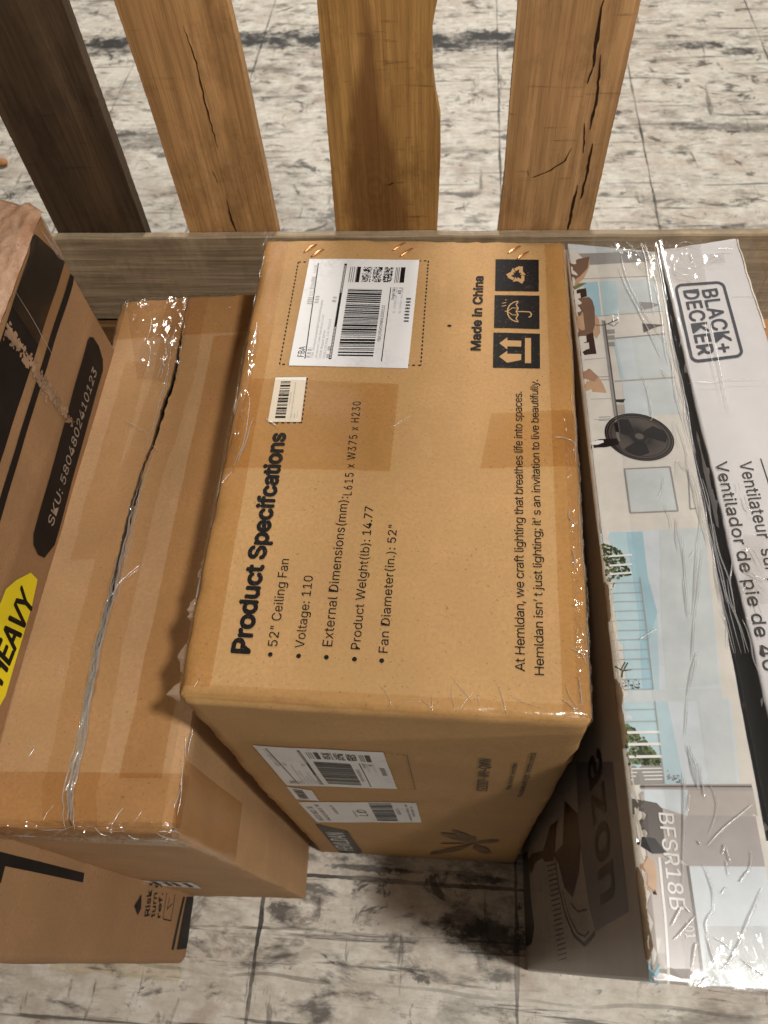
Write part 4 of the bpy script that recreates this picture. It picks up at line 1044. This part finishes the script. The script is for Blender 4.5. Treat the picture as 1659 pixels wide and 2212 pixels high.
# the fan in the picture
fc = r6(695, 1560); fcab = fanc.inv('top', *fc); ra = abs(fanc.inv('top', *r6(945, 1560))[0] - fanc.inv('top', *r6(445, 1560))[0]) / 2; rb_ = abs(fanc.inv('top', *r6(695, 1390))[1] - fanc.inv('top', *r6(695, 1730))[1]) / 2
def el(t, k=1.0): return (fcab[0] + ra * k * math.cos(t), fcab[1] + rb_ * k * math.sin(t))
mesh_g = pm("fan_mesh", (105, 94, 88))
A.ab([el(i * math.pi / 24) for i in range(48)], mesh_g, 3)
for k in (1.0, .93, .84, .26): 
    for i in range(48): A.line(el(i * math.pi / 24, k), el((i + 1) * math.pi / 24, k), .0013 if k > .9 else .0007, blk, 7, ab=True)
for i in range(96): A.line(el(i * math.pi / 48, .28), el(i * math.pi / 48 + .12, .98), .00038, blk, 6, ab=True)
for t0 in (.1, 2.2, 4.3):
    A.ab([el(t0, .2), el(t0 - .25, .5), el(t0 - .30, .78), el(t0, .84), el(t0 + .35, .84), el(t0 + .75, .70), el(t0 + .85, .45), el(t0 + 1.0, .2)], blk, 5)
A.ab([el(i * math.pi / 12, .24) for i in range(24)], blk, 8); A.ab([el(i * math.pi / 12, .13) for i in range(24)], dlg, 9)
A.poly(r6((326, 1592), (400, 1580), (530, 1574), (545, 1620), (440, 1640), (330, 1642)), blk, 8)
A.poly(r6((338, 1605), (375, 1590), (425, 1588), (430, 1605), (385, 1622), (345, 1622)), wht, 9)
# framed picture on the wall
A.path(r7((585, 92), (925, 75), (985, 405), (628, 420), (585, 92)), .0016, gry, 3); A.poly(r7((595, 100), (918, 84), (975, 397), (636, 410)), pale, 2)
A.path(r7((1060, 90), (1075, 390), (1120, 385)), .0016, gry, 2)
# windows and balcony
A.poly(r7((402, 565), (1180, 530), (1270, 1330), (1310, 1740), (545, 1760), (500, 1400), (440, 850)), sky2, 1)
A.poly(r7((402, 565), (720, 560), (760, 900), (830, 1160), (845, 1740), (545, 1760), (500, 1400), (440, 850)), blue, 2)
A.poly(r7((600, 562), (720, 560), (760, 900), (830, 1160), (820, 1200), (760, 1400), (800, 1740), (720, 1745), (690, 1200), (640, 850)), blue2, 3)
A.poly(r7((850, 545), (1180, 530), (1250, 1150), (1290, 1700), (900, 1740), (860, 1200)), pale, 2)
rs = random.Random(11)
def foliage(quadpts, n, mats, sz, layer):
    g = A.quadmap(quadpts)
    for i in range(n):
        u, v = rs.random(), rs.random()
        c = g(u, v); k = rs.uniform(.5, 1) * sz; t0 = rs.random() * 6
        A.ab([(c[0] + k * math.cos(t0 + j * 1.26) * rs.uniform(.6, 1), c[1] + k * math.sin(t0 + j * 1.26) * rs.uniform(.6, 1)) for j in range(5)], rs.choice(mats), layer + i % 3)
foliage(r7((408, 640), (560, 700), (630, 880), (455, 930)), 240, [grn, dgr, dgr], .0022, 4)
foliage(r7((455, 930), (520, 920), (500, 990), (465, 1000)), 12, [dgr], .0012, 4)
foliage(r7((545, 1680), (690, 1660), (700, 1735), (560, 1745)), 45, [gry, dgr], .0011, 4)
foliage(q8((130, 1100), (235, 1160), (470, 1500), (195, 1500)), 260, [grn, grn, dgr], .0024, 4)
foliage(q8((230, 1480), (330, 1240), (480, 1450), (480, 1505)), 120, [grn, dgr, grn], .0022, 4)
for y in (735, 805, 868): A.path(r7((420, y + 15), (640, y)), .0020, wht, 8)
for i, y in enumerate((940, 1015, 1080, 1150, 1220, 1295, 1365, 1440, 1510, 1585, 1660, 1735)): A.path(r7((455 + i * 8, y + 6), (700 + i * 9, y)), .0009, lnc, 6)
A.path(r7((700, 900), (745, 1240), (800, 1740)), .0011, lnc, 6)
A.path(r7((520, 1560), (570, 1600), (640, 1590)), .0012, dgr, 6); A.path(r7((570, 1600), (565, 1650)), .0012, dgr, 6); A.path(r7((580, 1590), (610, 1540)), .0009, dgr, 6); A.path(r7((560, 1590), (590, 1535)), .0009, dgr, 6)
A.poly(r7((548, 1750), (1310, 1730), (1320, 1820), (565, 1840)), pale, 3)
A.poly(q8((120, 890), (1170, 860), (1260, 1700), (520, 1710), (190, 1510)), sky2, 2); A.poly(q8((120, 900), (560, 890), (720, 1700), (520, 1710), (190, 1510)), blue, 3); A.poly(q8((850, 890), (1150, 870), (1230, 1690), (960, 1700)), pale, 3)
for i, y in enumerate((970, 1085, 1190, 1305, 1425)): A.path(q8((150 + i * 10, y + 5), (450 + i * 13, y)), .0009 if i < 2 else .0022, lnc if i < 2 else wht, 8)
A.path(q8((435, 890), (530, 1690)), .0011, lnc, 6)
A.poly(q8((195, 1515), (500, 1500), (535, 1690), (215, 1700)), gry, 4)
for y in (1545, 1580, 1615, 1650): A.path(q8((210, y), (510, y - 6)), .0009, wht, 5)
foliage(q8((545, 1560), (680, 1600), (700, 1685), (560, 1685)), 34, [gry, dlg], .0011, 5)
A.poly(q5((850, 428), (1560, 425), (1570, 462), (856, 455)), mg, 5); A.path(q5((852, 440), (1562, 440)), .0014, dlg, 6)
# sofa corner
A.poly(q5((856, 455), (1570, 455), (1600, 610), (1120, 610), (1150, 900), (1240, 1590), (965, 1590), (900, 900)), lgr, 2)
A.poly(q5((856, 455), (1190, 455), (1190, 610), (1030, 560), (870, 510)), sky2, 3)
A.poly(q5((1110, 605), (1585, 612), (1640, 905), (1192, 900), (1150, 860)), mg, 3)
A.poly(q5((872, 508), (1010, 535), (1045, 570), (1050, 700), (1066, 828), (985, 830), (905, 775), (880, 720)), dlg, 4)
A.poly(q5((880, 725), (1000, 740), (1066, 828), (985, 830), (905, 775)), blk, 5)
A.poly(q5((890, 800), (960, 850), (1000, 880), (1012, 960), (1010, 1062), (930, 1062), (905, 950)), tan, 5); A.poly(q5((922, 1010), (1000, 1040), (1012, 1068), (930, 1064)), dbrn, 6)
A.path(q5((1025, 850), (1060, 1200), (1085, 1590)), .0020, wht, 5)
A.poly(q5((1040, 850), (1190, 900), (1285, 1590), (1095, 1590)), mg, 4)
A.poly(q5((1195, 905), (1640, 905), (1750, 1600), (1285, 1595)), sky2, 5)
A.path(q5((1190, 900), (1240, 1250), (1283, 1590)), .0022, dlg, 6)
A.poly(q5((962, 1415), (1028, 1470), (1035, 1590), (972, 1588)), blue2, 5)
A.text("BFSR18B", q5(1020, 592), q5(1088, 1152), q5(1104, 590), wht, 8, .006)
A.text("-01", q5(1158, 1215), q5(1180, 1322), q5(1214, 1210), wht, 8, .002)
A.emit("printed_picture", ft)
# shaded side, its shade put into the greys: printed fan cage and lettering
B_ = Print(fanc, 'left', .0014); B_.ab([(.003, .003), (fanc.L - .003, .003), (fanc.L - .003, fanc.H - .004), (.003, fanc.H - .004)], pm("shaded_side_base", (150, 138, 128)), 0, .05)
sg, sb, sd, sk = pm("shaded_side_grey", (98, 94, 98)), pm("side_brown", (58, 34, 22)), pm("side_dark", (38, 32, 32)), pm("side_teal", (110, 120, 118))
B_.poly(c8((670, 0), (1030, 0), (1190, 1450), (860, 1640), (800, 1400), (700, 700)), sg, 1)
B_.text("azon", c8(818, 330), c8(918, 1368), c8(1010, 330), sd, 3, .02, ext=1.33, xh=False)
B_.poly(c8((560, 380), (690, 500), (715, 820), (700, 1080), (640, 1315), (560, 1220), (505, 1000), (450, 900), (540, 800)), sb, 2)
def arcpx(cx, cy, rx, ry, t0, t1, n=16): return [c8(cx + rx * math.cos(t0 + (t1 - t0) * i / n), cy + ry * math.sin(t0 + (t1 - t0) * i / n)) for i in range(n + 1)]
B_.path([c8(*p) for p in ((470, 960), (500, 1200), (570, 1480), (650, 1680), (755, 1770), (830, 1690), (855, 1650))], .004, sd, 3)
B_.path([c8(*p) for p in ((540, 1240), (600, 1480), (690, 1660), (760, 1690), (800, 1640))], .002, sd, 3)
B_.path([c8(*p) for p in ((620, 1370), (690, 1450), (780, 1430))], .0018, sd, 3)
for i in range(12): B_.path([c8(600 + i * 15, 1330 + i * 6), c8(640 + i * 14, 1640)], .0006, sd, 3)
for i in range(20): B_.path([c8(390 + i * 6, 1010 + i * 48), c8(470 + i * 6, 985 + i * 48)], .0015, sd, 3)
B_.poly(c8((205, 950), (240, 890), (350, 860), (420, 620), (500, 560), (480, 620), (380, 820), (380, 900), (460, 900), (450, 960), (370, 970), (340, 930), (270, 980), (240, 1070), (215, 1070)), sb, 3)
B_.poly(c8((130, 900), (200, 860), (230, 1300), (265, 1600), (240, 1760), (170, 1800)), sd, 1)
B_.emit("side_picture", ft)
# torn, delaminated top edge on the left and crushed near corner
for (y0, y1, w0, m_, sd_) in ((.012, .36, .0060, M_torn, 1), (.014, .075, .0042, M_tornb, 2), (.165, .225, .0034, M_tornb, 3), (.28, .32, .0030, M_tornb, 5), (.36, .80, .0022, M_torn, 6)):
    V = []; n = int((y1 - y0) / .0015); 
    for i in range(n + 1):
        b = y0 + (y1 - y0) * i / n; w = w0 * (.5 + .9 * abs(noise.noise(Vector((b * 45, sd_ * 3.1, 0)))) + .25 * abs(noise.noise(Vector((b * 330, sd_ * 1.7, 0))))) * min(1, 6 * min(i, n - i) / n + .15)
        e = .0009 + (sd_ > 1) * .0004
        V += [fanc.surf('top', -.004 - w * .8, b, e), fanc.surf('top', -.001, b, e + .0010), fanc.surf('top', w, b, e + .0002)]
    me = bpy.data.meshes.new("torn_edge"); me.from_pydata(V, [], [(3 * i + k, 3 * i + k + 1, 3 * i + k + 4, 3 * i + k + 3) for i in range(n) for k in (0, 1)])
    for p in me.polygons: p.use_smooth = True
    link("torn_edge", me, ft, [m_])

# ================================================================== WHITE LOGO CARTON
whc = Carton([(.296, .13, 0), (.395, .14, 0), (.385, .86, 0), (.285, .83, 0)],
             [(.2835, .118, .848), (.388, .125, .848), (.3675, .845, .850), (.2655, .822, .850)], r=.005, amp=.0015, freq=3, seed=30)
wc = empty("retail_carton", (.43, .48, 0), "white carton with a large framed black logo, rightmost beside the room-picture carton", "cardboard box")
whc.body("body", M_white, wc)
L = Print(whc, 'left', .0006); L.ab([(.004, .01), (whc.L - .004, .01), (whc.L - .004, whc.H - .004), (.004, whc.H - .004)], M_blk, 1, .05); L.emit("black_side_sheet", wc)  # left side covered all over in plain black
L = Print(whc, 'top', .0006)
gk = plain("charcoal_print", (.045, .045, .055), .4, .45)
qd = [c4(485, 690), c4(1110, 648), c4(1368, 1598), c4(705, 1680)]
g = L.quadmap(qd)
def rr(t):
    """unit rounded rectangle outline"""
    pts = []; rx, ry = .16, .085
    for (cx, cy, a0) in ((1 - rx, ry, -90), (1 - rx, 1 - ry, 0), (rx, 1 - ry, 90), (rx, ry, 180)):
        for i in range(7):
            a = math.radians(a0 + i * 15); pts.append((cx + (rx - t * 1.0) * math.cos(a), cy + (ry - t * .62) * math.sin(a)))
    return pts
o_, i_ = rr(0), rr(.055); n = len(o_)
for k in range(n):
    k2 = (k + 1) % n; L.ab([g(*o_[k]), g(*o_[k2]), g(*i_[k2]), g(*i_[k])], gk, 1)
L.text("BLACK+", c4(838, 768), c4(1045, 1548), c4(1022, 750), gk, 1, .016)
L.text("DECKER", c4(606, 775), c4(795, 1575), c4(792, 770), gk, 1, .016)
L.emit("logo", wc); L = Print(whc, 'top', .0006)
L.text("Ventilador de pie de 40", c2(592, 262), c2(1018, 2085), c2(690, 250), M_inkfade, 1, .004)
L.emit("product_text", wc); L = Print(whc, 'top', .0006)
L.text("Ventilateur", c2(798, 262), c2(962, 930), c2(903, 245), M_inkfade, 1, .004)
L.text("sur pied de 40 cm", c2(985, 1020), c2(1330, 2350), c2(1085, 1000), M_inkfade, 1, .004)
L.emit("product_text", wc); L = Print(whc, 'top', .0006)
L.path(c2((985, 232), (1048, 425), (1120, 700)), .0012, gk, 1)
L.emit("printed_rule", wc); L = Print(whc, 'top', .0006)
L.path(c4((1190, 845), (1525, 840)), .0008, M_pgrey, 1)
L.emit("fold_crease", wc)
V = []; nn = 60
for i in range(nn + 1):
    b = whc.L - .002 - .16 * i / nn; w = .0025 * abs(noise.noise(Vector((b * 90, 2, 0)))) + .0012
    V += [whc.surf('top', whc.W - w, b, .001), whc.surf('top', whc.W + .001, b, .0022), whc.surf('top', whc.W + .005, b, .001)]
me = bpy.data.meshes.new("torn_edge"); me.from_pydata(V, [], [(3 * i + k, 3 * i + k + 1, 3 * i + k + 4, 3 * i + k + 3) for i in range(nn) for k in (0, 1)])
link("torn_edge", me, wc, [M_torn])

# clear stretch film bridging both retail cartons
class Sheet:
    """film surface over the two retail cartons, sagging into the gap between them"""
    W, L, H = .30, .82, 1
    def surf(s, f, a, b, off=0, flat=False):
        x = .155 + a; y = .012 + b
        t = (y - .12) / .70; xa = .2580; xb = .2835 + (.266 - .2835) * max(0, min(1, t))
        sag = 0
        if xa < x < xb: sag = -.010 * math.sin(math.pi * (x - xa) / (xb - xa)) * min(1, (xb - xa) / .02)
        return Vector((x, y, .8525 + sag + off))
    def inv(s, f, px, py):
        P_ = on_z(px, py, .8532); return (P_.x - .155, P_.y - .012)
sh = Sheet(); fm = Film(sh, 'top')
fm.sheet(lambda u, v: (.030 + .20 * u, .0 + .822 * v), 60, 150, 0, .0014, 30)
seamA = [r6(*p) for p in ((790, 110), (830, 230), (870, 420), (900, 640), (930, 850), (975, 1000), (1010, 1150), (1040, 1300), (1075, 1450), (1120, 1650))] + [c2(*p) for p in ((470, 370), (520, 560), (560, 760), (620, 1000), (690, 1250), (740, 1450), (800, 1650), (870, 1900), (950, 2200))]
for du, rd in ((-6, .0007), (-14, .0006), (-25, .0009), (2, .0007), (8, .0008)):
    for k in range(0, len(seamA) - 3, 2):
        if random.random() < .8: fm.crease([(x + du + random.uniform(-4, 4), y) for x, y in seamA[k:k + 4]], rd * random.uniform(.7, 1.3), .001, 5, .0008)
cre = [r6((545, 300), (600, 430), (680, 590), (780, 790), (860, 960)), r6((640, 450), (720, 600), (830, 760), (930, 890)), r6((560, 200), (590, 330), (650, 480)), r6((450, 115), (520, 150), (600, 160), (700, 140)), r6((600, 100), (680, 180), (700, 210)), r6((520, 165), (620, 175)), r6((710, 110), (770, 200), (800, 290)),
       r6((720, 1100), (760, 1220), (790, 1390), (780, 1440)), r6((860, 1050), (900, 1110)), r6((950, 1440), (970, 1560), (1000, 1640)), r6((975, 1840), (985, 1740), (1040, 1800), (1110, 1840)), r6((1190, 700), (1210, 850), (1240, 980), (1330, 1340)), r6((1230, 700), (1290, 1000), (1370, 1370)), r6((1050, 340), (1100, 400)), r6((960, 250), (970, 330), (1060, 350)), r6((1190, 250), (1260, 210), (1290, 200)), r6((1280, 150), (1400, 150)), r6((970, 130), (1040, 100), (1100, 120)), r6((1080, 180), (1100, 240)), r6((1060, 1145), (1250, 1150), (1400, 1130), (1650, 1125)),
       r7((880, 150), (870, 240), (830, 300)), r7((885, 355), (920, 440), (945, 540)), r7((975, 455), (975, 600), (990, 690)), r7((980, 460), (1030, 760), (1040, 900)), r7((1025, 600), (1045, 900), (1070, 1190)), r7((1030, 900), (1065, 1200)), r7((1120, 200), (1160, 420), (1130, 650)), r7((1130, 650), (1120, 900), (1100, 1180)), r7((1170, 680), (1140, 1000), (1110, 1230)), r7((1075, 750), (1110, 700)), r7((1110, 1230), (1090, 1520)), r7((1130, 1460), (1090, 1600), (1060, 1790)), r7((1130, 1500), (1100, 1700)), r7((1060, 1800), (1040, 2080)), r7((700, 1365), (760, 1320), (830, 1280)),
       q8((770, 1310), (790, 1500), (850, 1720)), q8((770, 1310), (840, 1560), (855, 1700)), q8((870, 1490), (900, 1680), (920, 1810)), q8((950, 1670), (1020, 1780), (1040, 1950), (970, 2170)), q8((720, 1570), (715, 1800), (715, 2212)), q8((770, 1790), (760, 1960)),
       q5((1190, 200), (1230, 350), (1255, 450)), q5((1200, 205), (1245, 320), (1258, 440)), q5((1310, 780), (1400, 680), (1480, 620), (1570, 540)), q5((1180, 400), (1170, 700), (1165, 1000)), q5((1285, 890), (1330, 1010), (1345, 1150)), q5((1345, 1150), (1300, 1230), (1310, 1300)), q5((1300, 1300), (1330, 1400), (1350, 1500)), q5((1340, 1310), (1400, 1350), (1450, 1390)), q5((1630, 1030), (1570, 1150), (1500, 1330), (1430, 1480)), q5((1400, 1500), (1480, 1400)), q5((1560, 810), (1560, 900), (1500, 990)), q5((1490, 990), (1550, 930)), q5((1110, 1330), (1235, 1195)), q5((1100, 1245), (1160, 1130)), q5((1160, 1120), (1215, 1175)), q5((1220, 1500), (1235, 1370), (1255, 1355)), q5((1250, 750), (1270, 780)), q5((1395, 830), (1410, 780), (1440, 880)), q5((1500, 1440), (1600, 1510), (1659, 1550)), q5((1390, 1060), (1420, 1020)), q5((1420, 870), (1430, 960)),
       c2((850, 1010), (920, 1040), (990, 1160)), c2((830, 1180), (900, 1230), (1040, 1300)), c2((860, 1330), (820, 1420), (860, 1560)), c2((880, 1150), (960, 1330), (1040, 1420)), c2((700, 820), (740, 1130), (745, 1300), (800, 1600)), c2((575, 980), (600, 1250), (640, 1480)), c2((640, 1560), (690, 1680), (700, 1900)), c2((840, 1620), (900, 1800), (930, 1960), (1000, 2150)), c2((860, 1600), (890, 1680)), c2((950, 1480), (1000, 1620)), c2((790, 440), (800, 520)), c2((840, 560), (860, 650), (905, 690))]
for c_ in cre: fm.crease(c_, random.uniform(.0005, .0011), .0012, 5, .0009)
for (quad, n_, ang) in ((c2((830, 900), (1040, 900), (1048, 1500), (860, 1500)), 70, (-.9, -.1)), (c4((850, 330), (1100, 310), (1130, 430), (860, 450)), 50, (-.8, .8)), (r6((450, 100), (1150, 90), (1200, 420), (800, 400)), 50, (-.9, .9)), (q5((1300, 1250), (1659, 1250), (1659, 1580), (1300, 1590)), 30, (-1.2, 1.2)), (q5((880, 560), (945, 560), (940, 760), (890, 760)), 26, (-.6, .6))):
    P4 = [sh.inv('top', *p) for p in quad]
    fm.crumple(lambda u, v, P4=P4: ((P4[0][0] * (1 - u) + P4[1][0] * u) * (1 - v) + (P4[3][0] * (1 - u) + P4[2][0] * u) * v, (P4[0][1] * (1 - u) + P4[1][1] * u) * (1 - v) + (P4[3][1] * (1 - u) + P4[2][1] * u) * v), 90, 90, .0012, .0016, 60, 45, n_)
wr = fm.emit("stretch_wrap", None, M_wrap)
tag(wr, "clear wrinkled stretch film pulled over the room-picture carton and the white logo carton", "plastic film")

# ================================================================== BROWN CARTON AT THE RIGHT EDGE
brc = Carton([(.43, .40, 0), (.80, .40, 0), (.80, .80, 0), (.43, .80, 0)], [(.385, .40, .80), (.80, .40, .80), (.80, .752, .80), (.385, .752, .80)], r=.006, amp=.002, seed=40)
bt = empty("shipping_carton", (.6, .6, 0), "orange-brown taped carton just showing at the right edge behind the white carton", "cardboard box")
brc.body("body", M_brown, bt)
fb = Film(brc, 'top'); fb.sheet(rect(.0, brc.L - .09, brc.W, brc.L + .01), 30, 14, .001, .0008); fb.scatter(rect(0, brc.L - .06, .06, brc.L), 12); fb.emit("packing_tape", bt, M_tape)

# small orange scrap on the floor far left
scp = on_z(4, 350, .012); V = []
bm = bmesh.new(); bmesh.ops.create_icosphere(bm, subdivisions=2, radius=.017)
for v in bm.verts: v.co = Vector((v.co.x * 1.2, v.co.y * 1.0, v.co.z * .45)) * (1 + .3 * noise.noise(v.co * 60)) + scp
me = bpy.data.meshes.new("wood_chip"); bm.to_mesh(me); bm.free()
so = link("wood_chip", me, None, [plain("orange_chip", (.45, .20, .07), .7)]); tag(so, "small orange wood chip lying on the floor at the left edge", "wood chip")
